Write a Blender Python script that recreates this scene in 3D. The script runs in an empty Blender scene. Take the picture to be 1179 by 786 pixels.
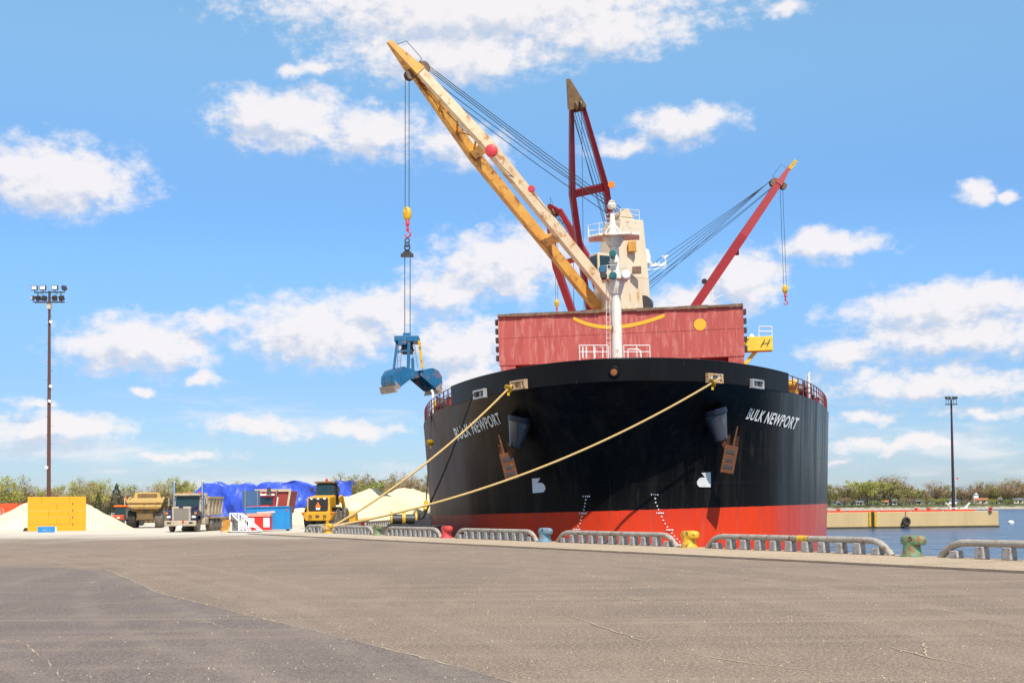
import bpy, bmesh, math, random
from mathutils import Vector, Matrix, Euler
R = math.radians
random.seed(7)
sc = bpy.context.scene
col = sc.collection

# ------------------------------------------------------------------ camera
F_PX, W_PX, H_PX = 1500.0, 1179.0, 786.0
CAM = Vector((0, 0, 1.65))
PITCH, ROLL = R(2.16), R(-0.57)
SHIFT_Y = 0.114
cd = bpy.data.cameras.new('camera'); cam = bpy.data.objects.new('camera', cd); col.objects.link(cam)
cd.sensor_width = 36.0; cd.sensor_fit = 'HORIZONTAL'
cd.lens = 36.0*F_PX/W_PX; cd.shift_y = SHIFT_Y
cd.clip_start = 0.1; cd.clip_end = 20000
CR = Matrix.Rotation(R(90)+PITCH, 3, 'X') @ Matrix.Rotation(ROLL, 3, 'Z')
cam.matrix_world = Matrix.Translation(CAM) @ CR.to_4x4()
sc.camera = cam

# ------------------------------------------------------------------ light
SUN_AZ, SUN_EL = R(18), R(55)        # azimuth to the right of straight behind the camera
sun_dir = Vector((math.cos(SUN_EL)*math.sin(SUN_AZ), -math.cos(SUN_EL)*math.cos(SUN_AZ), math.sin(SUN_EL)))
sl = bpy.data.lights.new('sun', 'SUN'); sl.energy = 5.0; sl.angle = R(0.53); sl.color = (1.0, 0.945, 0.86)
so = bpy.data.objects.new('sun', sl); col.objects.link(so)
so.rotation_euler = sun_dir.to_track_quat('Z', 'Y').to_euler()
sc.view_settings.view_transform = 'Standard'; sc.view_settings.look = 'None'
sc.view_settings.exposure = 0.20; sc.view_settings.gamma = 1.0
sc.view_settings.use_curve_mapping = False
SKY_STRENGTH = 0.10

# ------------------------------------------------------------------ rays
def ray(px, py):
    v = Vector(((px-W_PX/2)/F_PX, (H_PX/2-py)/F_PX + SHIFT_Y*W_PX/F_PX, -1.0))
    return CR @ v
def P(px, py, Y):
    d = ray(px, py); return CAM + d*(Y/d.y)
def G(px, py, z=0.0):
    d = ray(px, py); return CAM + d*((z-CAM.z)/d.z)

# ------------------------------------------------------------------ world
wd = bpy.data.worlds.new('World'); sc.world = wd; wd.use_nodes = True
nt = wd.node_tree; nt.nodes.clear()
def N(t, kind, **kw):
    n = t.nodes.new(kind)
    for k, v in kw.items(): setattr(n, k, v)
    return n
def math_n(t, op, a, b=None, clamp=False):
    n = N(t, 'ShaderNodeMath', operation=op); n.use_clamp = clamp
    for i, v in enumerate((a, b)):
        if v is None: continue
        if isinstance(v, (int, float)): n.inputs[i].default_value = v
        else: t.links.new(v, n.inputs[i])
    return n.outputs[0]
def vmath(t, op, a, b=None):
    n = N(t, 'ShaderNodeVectorMath', operation=op)
    for i, v in enumerate((a, b)):
        if v is None: continue
        if isinstance(v, (tuple, list)): n.inputs[i].default_value = v
        else: t.links.new(v, n.inputs[i])
    return n
def angles(px, py):
    d = ray(px, py).normalized()
    return math.degrees(math.atan2(d.x, d.y)), math.degrees(math.asin(d.z))
CLOUDS = [  # centre x, y, half width, half height, weight: where each cloud bank floats
 (560, 8, 260, 42, 1.0), (520, 62, 150, 34, .95), (690, 38, 120, 30, .9), (330, 138, 82, 34, 1.0), (432, 152, 60, 30, .95),
 (530, 170, 70, 30, .75), (70, 207, 84, 38, 1.05), (160, 396, 82, 32, 1.0), (238, 370, 40, 18, .8),
 (585, 305, 90, 40, 1.0), (510, 335, 70, 30, .85), (370, 380, 105, 40, .95), (440, 360, 60, 30, .85), (535, 398, 80, 36, .9), (545, 436, 45, 22, .95),
 (790, 142, 70, 22, .85), (715, 170, 55, 16, .6), (950, 284, 66, 18, .95), (1125, 222, 24, 14, .95), (1166, 228, 18, 9, .75),
 (860, 322, 42, 34, 1.0), (795, 350, 60, 26, .8), (1080, 352, 110, 24, 1.0), (1150, 342, 60, 18, .9), (975, 408, 58, 20, .9), (1110, 385, 120, 26, .95),
 (1075, 440, 150, 24, .8), (70, 492, 84, 18, .95), (300, 492, 80, 18, .8), (410, 494, 80, 14, .8), (232, 437, 26, 11, .8),
 (165, 451, 16, 9, .7), (905, 10, 40, 12, .7), (1040, 510, 130, 14, .7), (960, 530, 60, 9, .6), (200, 528, 120, 11, .55), (35, 466, 40, 9, .6), (1130, 475, 90, 12, .55),
 (360, 78, 60, 14, .6), (1000, 480, 60, 12, .6)]
grp = bpy.data.node_groups.new('cloud_density', 'ShaderNodeTree')
grp.interface.new_socket('Vec', in_out='INPUT', socket_type='NodeSocketVector')
grp.interface.new_socket('Density', in_out='OUTPUT', socket_type='NodeSocketFloat')
gi = N(grp, 'NodeGroupInput'); go = N(grp, 'NodeGroupOutput')
nz1 = N(grp, 'ShaderNodeTexNoise'); nz1.inputs['Scale'].default_value = 0.55; nz1.inputs['Detail'].default_value = 5
grp.links.new(gi.outputs[0], nz1.inputs['Vector'])
wv = vmath(grp, 'SUBTRACT', nz1.outputs['Color'], (.5, .5, .5))
wv2 = vmath(grp, 'MULTIPLY', wv.outputs[0], (2.6, 1.5, 0))
wpos = vmath(grp, 'ADD', gi.outputs[0], wv2.outputs[0]).outputs[0]
acc = None
for (cx, cy, rx, ry, wgt) in CLOUDS:
    a, e = angles(cx, cy)
    k = math.degrees(1/F_PX)*1.06
    d = vmath(grp, 'SUBTRACT', wpos, (a, e, 0)).outputs[0]
    d = vmath(grp, 'MULTIPLY', d, (1/(rx*k), 1/(ry*k), 0)).outputs[0]
    l = vmath(grp, 'LENGTH', d).outputs['Value']
    v = math_n(grp, 'SUBTRACT', wgt, l)
    if acc is None: acc = v
    else:
        n = N(grp, 'ShaderNodeMath', operation='SMOOTH_MAX'); n.inputs[2].default_value = 0.18
        grp.links.new(acc, n.inputs[0]); grp.links.new(v, n.inputs[1]); acc = n.outputs[0]
# loose clouds for the rest of the sky, only away from the modelled part
nz2 = N(grp, 'ShaderNodeTexNoise'); nz2.inputs['Scale'].default_value = 0.055; nz2.inputs['Detail'].default_value = 4
sq = vmath(grp, 'MULTIPLY', gi.outputs[0], (1, 2.2, 0)); grp.links.new(sq.outputs[0], nz2.inputs['Vector'])
sx = N(grp, 'ShaderNodeSeparateXYZ'); grp.links.new(gi.outputs[0], sx.inputs[0])
away = N(grp, 'ShaderNodeMapRange'); grp.links.new(math_n(grp, 'ABSOLUTE', sx.outputs[0]), away.inputs[0])
away.inputs[1].default_value = 24; away.inputs[2].default_value = 34
high = N(grp, 'ShaderNodeMapRange'); grp.links.new(sx.outputs[1], high.inputs[0]); high.inputs[1].default_value = 24; high.inputs[2].default_value = 32
far = math_n(grp, 'MAXIMUM', away.outputs[0], high.outputs[0])
loose = math_n(grp, 'MULTIPLY', math_n(grp, 'SUBTRACT', nz2.outputs[0], .53), 5.0)
loose = math_n(grp, 'ADD', loose, math_n(grp, 'MULTIPLY', math_n(grp, 'SUBTRACT', far, 1.0), 4.0))
acc = math_n(grp, 'MAXIMUM', acc, loose)
nz3 = N(grp, 'ShaderNodeTexNoise'); nz3.inputs['Scale'].default_value = 1.1; nz3.inputs['Detail'].default_value = 8; nz3.inputs['Roughness'].default_value = .62
sq3 = vmath(grp, 'MULTIPLY', gi.outputs[0], (1, 1.5, 0)); grp.links.new(sq3.outputs[0], nz3.inputs['Vector'])
acc = math_n(grp, 'ADD', acc, math_n(grp, 'MULTIPLY', math_n(grp, 'SUBTRACT', nz3.outputs[0], .5), 1.55))
# thin streaks low over the horizon
nz4 = N(grp, 'ShaderNodeTexNoise'); nz4.inputs['Scale'].default_value = .12; nz4.inputs['Detail'].default_value = 7; nz4.inputs['Roughness'].default_value = .6
sq4 = vmath(grp, 'MULTIPLY', gi.outputs[0], (1, 5.5, 0)); grp.links.new(sq4.outputs[0], nz4.inputs['Vector'])
low = N(grp, 'ShaderNodeMapRange', interpolation_type='SMOOTHSTEP'); grp.links.new(sx.outputs[1], low.inputs[0]); low.inputs[1].default_value = 9.5; low.inputs[2].default_value = 3.0
strk = math_n(grp, 'SUBTRACT', math_n(grp, 'MULTIPLY', math_n(grp, 'SUBTRACT', nz4.outputs[0], .42), 2.6), .30)
strk = math_n(grp, 'ADD', strk, math_n(grp, 'MULTIPLY', math_n(grp, 'SUBTRACT', low.outputs[0], 1.0), 1.2))
acc = math_n(grp, 'MAXIMUM', acc, math_n(grp, 'MINIMUM', strk, .2))
grp.links.new(acc, go.inputs[0])

tc = N(nt, 'ShaderNodeTexCoord')
sep = N(nt, 'ShaderNodeSeparateXYZ'); nt.links.new(tc.outputs['Generated'], sep.inputs[0])
az = math_n(nt, 'MULTIPLY', math_n(nt, 'ARCTAN2', sep.outputs[0], sep.outputs[1]), 57.29578)
el = math_n(nt, 'MULTIPLY', math_n(nt, 'ARCSINE', sep.outputs[2]), 57.29578)
ae = N(nt, 'ShaderNodeCombineXYZ'); nt.links.new(az, ae.inputs[0]); nt.links.new(el, ae.inputs[1])
g1 = N(nt, 'ShaderNodeGroup'); g1.node_tree = grp; nt.links.new(ae.outputs[0], g1.inputs[0])
off = vmath(nt, 'ADD', ae.outputs[0], (.55, .75, 0))
g2 = N(nt, 'ShaderNodeGroup'); g2.node_tree = grp; nt.links.new(off.outputs[0], g2.inputs[0])
cov = N(nt, 'ShaderNodeMapRange', interpolation_type='SMOOTHSTEP'); nt.links.new(g1.outputs[0], cov.inputs[0])
cov.inputs[1].default_value = -.27; cov.inputs[2].default_value = .52
shd = math_n(nt, 'SUBTRACT', g1.outputs[0], g2.outputs[0])   # thicker above than here: the shaded base
shr = N(nt, 'ShaderNodeMapRange', interpolation_type='SMOOTHSTEP'); nt.links.new(shd, shr.inputs[0])
shr.inputs[1].default_value = -.55; shr.inputs[2].default_value = .25
cc = N(nt, 'ShaderNodeMix', data_type='RGBA'); nt.links.new(shr.outputs[0], cc.inputs[0])
cc.inputs[6].default_value = (5.7, 6.1, 7.1, 1); cc.inputs[7].default_value = (8.4, 8.05, 8.1, 1)
sky = N(nt, 'ShaderNodeTexSky', sky_type='NISHITA'); sky.sun_disc = False
sky.sun_elevation = SUN_EL
sky.sun_rotation = math.atan2(sun_dir.x, sun_dir.y)
sky.air_density = 1.0; sky.dust_density = 0.3; sky.ozone_density = 1.3
hs = N(nt, 'ShaderNodeHueSaturation'); hs.inputs['Saturation'].default_value = 1.0; hs.inputs['Value'].default_value = 1.0
nt.links.new(sky.outputs[0], hs.inputs['Color'])
ramp = N(nt, 'ShaderNodeValToRGB'); rr_ = ramp.color_ramp; rr_.interpolation = 'EASE'
nt.links.new(math_n(nt, 'DIVIDE', el, 90.0), ramp.inputs[0])
rr_.elements[0].position = 0.0; rr_.elements[0].color = (.37, .455, .66, 1)
rr_.elements[1].position = .62; rr_.elements[1].color = (.80, .85, .85, 1)
for pos_, c_ in ((.045, (.37, .49, .69, 1)), (.13, (.48, .68, .87, 1)), (.24, (.82, 1.03, 1.02, 1)), (.36, (.85, .88, .85, 1))):
    e_ = rr_.elements.new(pos_); e_.color = c_
tint = N(nt, 'ShaderNodeMix', data_type='RGBA', blend_type='MULTIPLY'); tint.inputs[0].default_value = 1.0
nt.links.new(hs.outputs[0], tint.inputs[6]); nt.links.new(ramp.outputs[0], tint.inputs[7])
gain = vmath(nt, 'MULTIPLY', tint.outputs[2], (1.68, 1.68, 1.68))
mx = N(nt, 'ShaderNodeMix', data_type='RGBA')
nt.links.new(math_n(nt, 'MULTIPLY', cov.outputs[0], .93), mx.inputs[0]); nt.links.new(gain.outputs[0], mx.inputs[6]); nt.links.new(cc.outputs[2], mx.inputs[7])
bg = N(nt, 'ShaderNodeBackground'); bg.inputs[1].default_value = SKY_STRENGTH
wo = N(nt, 'ShaderNodeOutputWorld'); nt.links.new(mx.outputs[2], bg.inputs[0]); nt.links.new(bg.outputs[0], wo.inputs[0])

# ------------------------------------------------------------------ helpers
def V(*a): return Vector(a)
class MB:
    def __init__(s): s.bm = bmesh.new()
    def box(s, c, size, rot=None, top=None):
        hx, hy, hz = size[0]/2, size[1]/2, size[2]/2
        tx, ty = top if top else (1, 1)
        vs = []
        for z, kx, ky in ((-hz, 1, 1), (hz, tx, ty)):
            for x, y in ((-hx*kx, -hy*ky), (hx*kx, -hy*ky), (hx*kx, hy*ky), (-hx*kx, hy*ky)):
                v = Vector((x, y, z))
                if rot is not None: v = rot @ v
                vs.append(s.bm.verts.new(Vector(c)+v))
        for f in ((0,3,2,1), (4,5,6,7), (0,1,5,4), (1,2,6,5), (2,3,7,6), (3,0,4,7)): s.bm.faces.new([vs[i] for i in f])
        return s
    def bar(s, p0, p1, w, h, up=(0, 0, 1), w1=None, h1=None):
        p0, p1 = Vector(p0), Vector(p1); d = (p1-p0).normalized(); up = Vector(up)
        if abs(d.dot(up)) > .98: up = Vector((0, 1, 0))
        a = d.cross(up).normalized(); b = a.cross(d).normalized()
        w1 = w if w1 is None else w1; h1 = h if h1 is None else h1
        vs = []
        for p, ww, hh in ((p0, w, h), (p1, w1, h1)):
            for i, j in ((-1, -1), (1, -1), (1, 1), (-1, 1)): vs.append(s.bm.verts.new(p+a*(i*ww/2)+b*(j*hh/2)))
        for f in ((0,3,2,1), (4,5,6,7), (0,1,5,4), (1,2,6,5), (2,3,7,6), (3,0,4,7)): s.bm.faces.new([vs[i] for i in f])
        return s
    def tube(s, pts, r, seg=8, cap=True):
        pts = [Vector(p) for p in pts]; n = len(pts)
        rs = r if isinstance(r, (list, tuple)) else [r]*n
        rings = []; a = None
        for i, p in enumerate(pts):
            d = (pts[min(i+1, n-1)]-pts[max(i-1, 0)]).normalized()
            if a is None:
                a = d.cross(Vector((0, 0, 1)))
                if a.length < .05: a = d.cross(Vector((0, 1, 0)))
            a = (a-d*a.dot(d)).normalized(); b = d.cross(a)
            rings.append([s.bm.verts.new(p+(a*math.cos(2*math.pi*k/seg)+b*math.sin(2*math.pi*k/seg))*rs[i]) for k in range(seg)])
        for q in range(n-1):
            for k in range(seg): s.bm.faces.new((rings[q][k], rings[q][(k+1) % seg], rings[q+1][(k+1) % seg], rings[q+1][k]))
        if cap: s.bm.faces.new(rings[0][::-1]); s.bm.faces.new(rings[-1])
        return s
    def cyl(s, p0, p1, r0, r1=None, seg=16): return s.tube([p0, p1], [r0, r0 if r1 is None else r1], seg)
    def lathe(s, prof, base=(0, 0, 0), rot=None, seg=24):
        base = Vector(base); rings = []
        for r, z in prof:
            ring = []
            for k in range(seg):
                v = Vector((r*math.cos(2*math.pi*k/seg), r*math.sin(2*math.pi*k/seg), z))
                if rot is not None: v = rot @ v
                ring.append(s.bm.verts.new(base+v))
            rings.append(ring)
        for q in range(len(rings)-1):
            for k in range(seg): s.bm.faces.new((rings[q][k], rings[q][(k+1) % seg], rings[q+1][(k+1) % seg], rings[q+1][k]))
        s.bm.faces.new(rings[0][::-1]); s.bm.faces.new(rings[-1])
        return s
    def prism(s, pts, depth):
        pts = [Vector(p) for p in pts]; depth = Vector(depth)
        a = [s.bm.verts.new(p) for p in pts]; b = [s.bm.verts.new(p+depth) for p in pts]
        s.bm.faces.new(a[::-1]); s.bm.faces.new(b); n = len(pts)
        for i in range(n): s.bm.faces.new((a[i], a[(i+1) % n], b[(i+1) % n], b[i]))
        return s
    def hexa(s, pts):
        vs = [s.bm.verts.new(Vector(p)) for p in pts]
        for f in ((0,3,2,1), (4,5,6,7), (0,1,5,4), (1,2,6,5), (2,3,7,6), (3,0,4,7)): s.bm.faces.new([vs[i] for i in f])
        return s
    def face(s, pts): s.bm.faces.new([s.bm.verts.new(Vector(p)) for p in pts]); return s
    def grid(s, fn, nu, nv):
        g = [[s.bm.verts.new(Vector(fn(i/nu, j/nv))) for j in range(nv+1)] for i in range(nu+1)]
        for i in range(nu):
            for j in range(nv): s.bm.faces.new((g[i][j], g[i+1][j], g[i+1][j+1], g[i][j+1]))
        return s
    def ball(s, c, r, sub=2, scale=(1, 1, 1)):
        m = Matrix.Translation(Vector(c)) @ Matrix.Diagonal((r*scale[0], r*scale[1], r*scale[2], 1))
        bmesh.ops.create_icosphere(s.bm, subdivisions=sub, radius=1, matrix=m); return s
    def torus(s, c, Rr, r, rot=None, seg=28, sg=10):
        c = Vector(c); g = []
        for i in range(seg):
            a = 2*math.pi*i/seg; ring = []
            for j in range(sg):
                b = 2*math.pi*j/sg
                v = Vector(((Rr+r*math.cos(b))*math.cos(a), (Rr+r*math.cos(b))*math.sin(a), r*math.sin(b)))
                if rot is not None: v = rot @ v
                ring.append(s.bm.verts.new(c+v))
            g.append(ring)
        for i in range(seg):
            for j in range(sg): s.bm.faces.new((g[i][j], g[(i+1) % seg][j], g[(i+1) % seg][(j+1) % sg], g[i][(j+1) % sg]))
        return s
    def build(s, name, mat, parent=None, smooth=False, bevel=0, loc=None, normals=True):
        if normals: bmesh.ops.recalc_face_normals(s.bm, faces=s.bm.faces[:])
        me = bpy.data.meshes.new(name); s.bm.to_mesh(me); s.bm.free()
        me.materials.append(mat)
        if smooth:
            for p in me.polygons: p.use_smooth = True
            me.set_sharp_from_angle(angle=R(38))
        o = bpy.data.objects.new(name, me); col.objects.link(o)
        if parent: o.parent = parent
        if loc is not None: o.location = loc
        if bevel:
            b = o.modifiers.new('bevel', 'BEVEL'); b.width = bevel; b.segments = 2; b.limit_method = 'ANGLE'; b.angle_limit = R(50)
        return o
def tag(o, label=None, cat=None, group=None, kind=None):
    if label: o['label'] = label
    if cat: o['category'] = cat
    if group: o['group'] = group
    if kind: o['kind'] = kind
    return o
def thing(name, loc, label, cat, rz=0, group=None):
    o = bpy.data.objects.new(name, None); o.empty_display_size = .5; col.objects.link(o)
    o.location = loc; o.rotation_euler = (0, 0, rz)
    return tag(o, label, cat, group)
def copy_tree(o, parent=None):
    c = o.copy(); col.objects.link(c); c.parent = parent
    for ch in [x for x in bpy.data.objects if x.parent == o]: copy_tree(ch, c)
    return c
def structure(o): o['kind'] = 'structure'; return o

# ------------------------------------------------------------------ materials
def mat(name, c1, c2=None, rough=.6, metal=0.0, scale=3.0, amt=.5, bump=0.0, bscale=None, stretch=(1, 1, 1), c3=None, c3_amt=.35, c3_scale=None, spec=.5, coat=0.0, rough_var=0.0, detail=6):
    m = bpy.data.materials.new(name); m.use_nodes = True
    t = m.node_tree; b = t.nodes['Principled BSDF']
    b.inputs['Roughness'].default_value = rough; b.inputs['Metallic'].default_value = metal
    b.inputs['Specular IOR Level'].default_value = spec
    if coat: b.inputs['Coat Weight'].default_value = coat; b.inputs['Coat Roughness'].default_value = .15
    b.inputs['Base Color'].default_value = (*c1, 1)
    tc = N(t, 'ShaderNodeTexCoord'); mp = N(t, 'ShaderNodeMapping'); t.links.new(tc.outputs['Object'], mp.inputs[0]); mp.inputs['Scale'].default_value = stretch
    out = None
    if c2 is not None:
        n = N(t, 'ShaderNodeTexNoise'); n.inputs['Scale'].default_value = scale; n.inputs['Detail'].default_value = detail; n.inputs['Roughness'].default_value = .65
        t.links.new(mp.outputs[0], n.inputs['Vector'])
        r = N(t, 'ShaderNodeMapRange'); r.inputs[1].default_value = .5-.3*(1-amt)-.05; r.inputs[2].default_value = .5+.3*(1-amt)+.05
        t.links.new(n.outputs[0], r.inputs[0])
        x = N(t, 'ShaderNodeMix', data_type='RGBA'); t.links.new(r.outputs[0], x.inputs[0])
        x.inputs[6].default_value = (*c1, 1); x.inputs[7].default_value = (*c2, 1); out = x.outputs[2]
        if rough_var:
            rr = N(t, 'ShaderNodeMapRange'); t.links.new(n.outputs[0], rr.inputs[0]); rr.inputs[1].default_value = .3; rr.inputs[2].default_value = .7
            rr.inputs[3].default_value = max(.03, rough-rough_var); rr.inputs[4].default_value = min(1, rough+rough_var); t.links.new(rr.outputs[0], b.inputs['Roughness'])
    if c3 is not None:    # patches with an edge: rust, chips, grime
        n = N(t, 'ShaderNodeTexNoise'); n.inputs['Scale'].default_value = c3_scale or scale*1.7; n.inputs['Detail'].default_value = 9; n.inputs['Roughness'].default_value = .7
        mp2 = N(t, 'ShaderNodeMapping'); mp2.inputs['Location'].default_value = (7.3, 2.1, 4.4); mp2.inputs['Scale'].default_value = stretch
        t.links.new(tc.outputs['Object'], mp2.inputs[0]); t.links.new(mp2.outputs[0], n.inputs['Vector'])
        r = N(t, 'ShaderNodeMapRange'); th = .72-.42*c3_amt; r.inputs[1].default_value = th-.03; r.inputs[2].default_value = th+.07
        t.links.new(n.outputs[0], r.inputs[0])
        x = N(t, 'ShaderNodeMix', data_type='RGBA'); t.links.new(r.outputs[0], x.inputs[0]); x.inputs[7].default_value = (*c3, 1)
        if out is not None: t.links.new(out, x.inputs[6])
        else: x.inputs[6].default_value = (*c1, 1)
        out = x.outputs[2]
    if out is not None: t.links.new(out, b.inputs['Base Color'])
    if bump:
        n = N(t, 'ShaderNodeTexNoise'); n.inputs['Scale'].default_value = bscale or scale*4; n.inputs['Detail'].default_value = 5
        t.links.new(mp.outputs[0], n.inputs['Vector'])
        bp = N(t, 'ShaderNodeBump'); bp.inputs['Strength'].default_value = bump; bp.inputs['Distance'].default_value = .05
        t.links.new(n.outputs[0], bp.inputs['Height']); t.links.new(bp.outputs[0], b.inputs['Normal'])
    return m
M = {}
M['concrete'] = mat('concrete', (.40, .34, .25), (.30, .245, .175), .85, scale=.9, amt=.3, bump=.3, bscale=14, c3=(.16, .13, .10), c3_amt=.12)
M['rail_grey'] = mat('rail_grey', (.42, .39, .33), (.29, .25, .20), .6, scale=2.5, c3=(.2, .10, .05), c3_amt=.36)
M['lug_grey'] = mat('lug_grey', (.42, .41, .39), (.29, .27, .25), .7, scale=4, c3=(.17, .11, .07), c3_amt=.36)
M['bollard_green'] = mat('bollard_green', (.10, .34, .16), (.07, .25, .14), .55, scale=5, c3=(.26, .11, .045), c3_amt=.58, c3_scale=6, bump=.2)
M['bollard_yellow'] = mat('bollard_yellow', (.80, .47, .02), (.70, .38, .02), .5, scale=5, c3=(.22, .10, .035), c3_amt=.42, c3_scale=7, bump=.2)
M['bollard_blue'] = mat('bollard_blue', (.08, .34, .50), (.06, .26, .40), .55, scale=5, c3=(.26, .12, .06), c3_amt=.52, c3_scale=6, bump=.2)
M['bollard_red'] = mat('bollard_red', (.62, .05, .04), (.5, .04, .05), .5, scale=5, c3=(.2, .07, .03), c3_amt=.3, bump=.2)
M['salt'] = mat('salt', (.76, .66, .43), (.68, .55, .32), .95, scale=.35, amt=.4, bump=1.0, bscale=1.6, c3=(.60, .48, .27), c3_amt=.18, c3_scale=.5)
M['yellow_block'] = mat('yellow_block', (.79, .345, .004), (.74, .31, .004), .6, scale=1.2, c3=(.6, .30, .03), c3_amt=.15)
M['orange'] = mat('orange_paint', (.75, .09, .015), (.62, .07, .02), .5, scale=2, c3=(.35, .08, .03), c3_amt=.12)
M['white'] = mat('white_paint', (.80, .79, .75), (.70, .68, .62), .45, scale=2.5, c3=(.42, .24, .10), c3_amt=.18)
M['white_clean'] = mat('white_clean', (.82, .82, .80), (.74, .74, .72), .5, scale=3)
M['mast_white'] = mat('mast_white', (.80, .77, .70), (.72, .66, .55), .45, scale=1.5, c3=(.45, .22, .06), c3_amt=.36, c3_scale=2.2, stretch=(1, 1, .5))
M['blue_box'] = mat('blue_box', (.015, .25, .56), (.02, .20, .48), .4, scale=1.5, c3=(.1, .12, .16), c3_amt=.12)
M['blue_panel'] = mat('blue_panel', (.05, .11, .22), (.06, .13, .25), .55, scale=2)
M['tarp'] = mat('tarp', (.026, .07, .50), (.045, .11, .62), .42, scale=.7, bump=.8, bscale=1.8)
M['black_rubber'] = mat('black_rubber', (.018, .017, .016), (.05, .045, .04), .85, scale=4)
M['dusty_tyre'] = mat('dusty_tyre', (.10, .085, .07), (.22, .19, .15), .9, scale=2.5)
M['dark_steel'] = mat('dark_steel', (.03, .03, .032), (.06, .05, .045), .5, scale=3)
M['steel'] = mat('steel', (.45, .44, .42), (.32, .30, .28), .35, metal=.8, scale=4)
M['chrome'] = mat('chrome', (.75, .75, .75), (.62, .6, .57), .18, metal=1.0, scale=4)
M['glass_dark'] = mat('glass_dark', (.012, .03, .034), (.02, .05, .052), .08, scale=1.5)
M['rust'] = mat('rust', (.30, .10, .025), (.16, .05, .02), .85, scale=4, c3=(.45, .20, .05), c3_amt=.35, bump=.4)
M['anchor_rust'] = mat('anchor_rust', (.17, .055, .015), (.09, .032, .013), .85, scale=3, c3=(.30, .12, .03), c3_amt=.3, bump=.5)
M['rope_tan'] = mat('rope_tan', (.62, .42, .17), (.46, .28, .09), .9, scale=9, bump=.5, bscale=30)
M['rope_black'] = mat('rope_black', (.02, .017, .015), (.04, .035, .03), .9, scale=9)
M['wire'] = mat('wire', (.035, .038, .045), (.06, .06, .06), .5, metal=.3, scale=6)
M['crane_cream'] = mat('crane_cream', (.70, .57, .38), (.60, .46, .26), .5, scale=.7, c3=(.42, .17, .03), c3_amt=.38, c3_scale=.9, stretch=(1, 1, 1))
M['tower_cream'] = mat('tower_cream', (.66, .56, .40), (.58, .47, .31), .55, scale=.9, stretch=(1, 1, .25), c3=(.46, .26, .09), c3_amt=.24, c3_scale=1.6)
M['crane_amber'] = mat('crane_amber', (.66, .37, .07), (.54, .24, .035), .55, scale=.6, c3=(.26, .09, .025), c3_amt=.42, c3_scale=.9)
M['crane_red'] = mat('crane_red', (.21, .007, .013), (.16, .007, .012), .45, scale=.7, c3=(.20, .05, .02), c3_amt=.22, c3_scale=1.2)
M['crane_scarlet'] = mat('crane_scarlet', (.34, .010, .012), (.28, .010, .012), .45, scale=.7, c3=(.22, .05, .02), c3_amt=.2, c3_scale=1.2)
M['hook_yellow'] = mat('hook_yellow', (.72, .44, .01), (.6, .34, .01), .45, scale=3, c3=(.05, .04, .03), c3_amt=.35, c3_scale=3.5)
M['hook_red'] = mat('hook_red', (.65, .05, .05), (.5, .03, .05), .5, scale=4)
M['grab_blue'] = mat('grab_blue', (.006, .095, .21), (.010, .14, .29), .45, scale=1.2, c3=(.24, .11, .07), c3_amt=.38, c3_scale=1.1)
M['grab_worn'] = mat('grab_worn', (.34, .30, .25), (.22, .15, .11), .6, scale=1.8, c3=(.14, .10, .08), c3_amt=.35)
M['deck_red'] = mat('deck_red', (.36, .055, .04), (.28, .04, .03), .7, scale=1)
M['lemon'] = mat('lemon', (.84, .58, .05), (.78, .50, .04), .5, scale=2)
M['head_brown'] = mat('head_brown', (.30, .19, .08), (.17, .09, .04), .6, scale=1.5, c3=(.10, .05, .03), c3_amt=.3)
M['loader_yellow'] = mat('loader_yellow', (.70, .37, .015), (.60, .31, .02), .5, scale=2, c3=(.30, .19, .08), c3_amt=.28)
M['truck_dust'] = mat('truck_dust', (.50, .42, .30), (.36, .29, .20), .8, scale=1.6, c3=(.20, .16, .12), c3_amt=.25)
M['truck_navy'] = mat('truck_navy', (.012, .02, .06), (.02, .03, .075), .22, scale=1, c3=(.22, .18, .13), c3_amt=.2, coat=.5)
M['hauler_yellow'] = mat('hauler_yellow', (.58, .36, .07), (.46, .32, .15), .7, scale=1.2, c3=(.20, .15, .10), c3_amt=.36)
M['hauler_dirty'] = mat('hauler_dirty', (.20, .12, .04), (.13, .09, .05), .85, scale=1.5, c3=(.45, .27, .04), c3_amt=.25)
M['red_truck'] = mat('red_truck', (.55, .02, .03), (.45, .02, .03), .35, scale=2, coat=.4)
M['lamp_amber'] = mat('lamp_amber', (.85, .22, .01), None, .3)
M['lamp_red'] = mat('lamp_red', (.75, .03, .02), None, .3)
M['lamp_lens'] = mat('lamp_lens', (.75, .73, .66), None, .15)
M['sign_orange'] = mat('sign_orange', (.90, .16, .01), None, .5)
M['pole_brown'] = mat('pole_brown', (.085, .03, .022), (.13, .045, .03), .7, scale=1.5, stretch=(1, 1, .2))
M['pole_dark'] = mat('pole_dark', (.03, .016, .03), (.05, .025, .03), .6, scale=1.5)
M['pier_concrete'] = mat('pier_concrete', (.60, .45, .23), (.50, .36, .18), .9, scale=.25, stretch=(1, 1, .15), c3=(.30, .23, .13), c3_amt=.15, c3_scale=.5)
M['weed'] = mat('weed', (.05, .045, .025), (.09, .075, .045), .8, scale=1)
M['pier_red'] = mat('pier_red', (.70, .06, .02), (.6, .05, .02), .6, scale=1)
M['trunk'] = mat('bark', (.11, .085, .06), (.17, .13, .09), .95, scale=3)
M['roof_red'] = mat('roof_red', (.45, .15, .07), (.36, .11, .05), .8, scale=1)
M['roof_grey'] = mat('roof_grey', (.10, .10, .11), (.15, .15, .16), .8, scale=1)
M['house_cream'] = mat('house_cream', (.55, .48, .36), (.48, .41, .30), .8, scale=1)
M['steel_blue'] = mat('steel_blue', (.04, .13, .22), None, .4)
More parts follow.
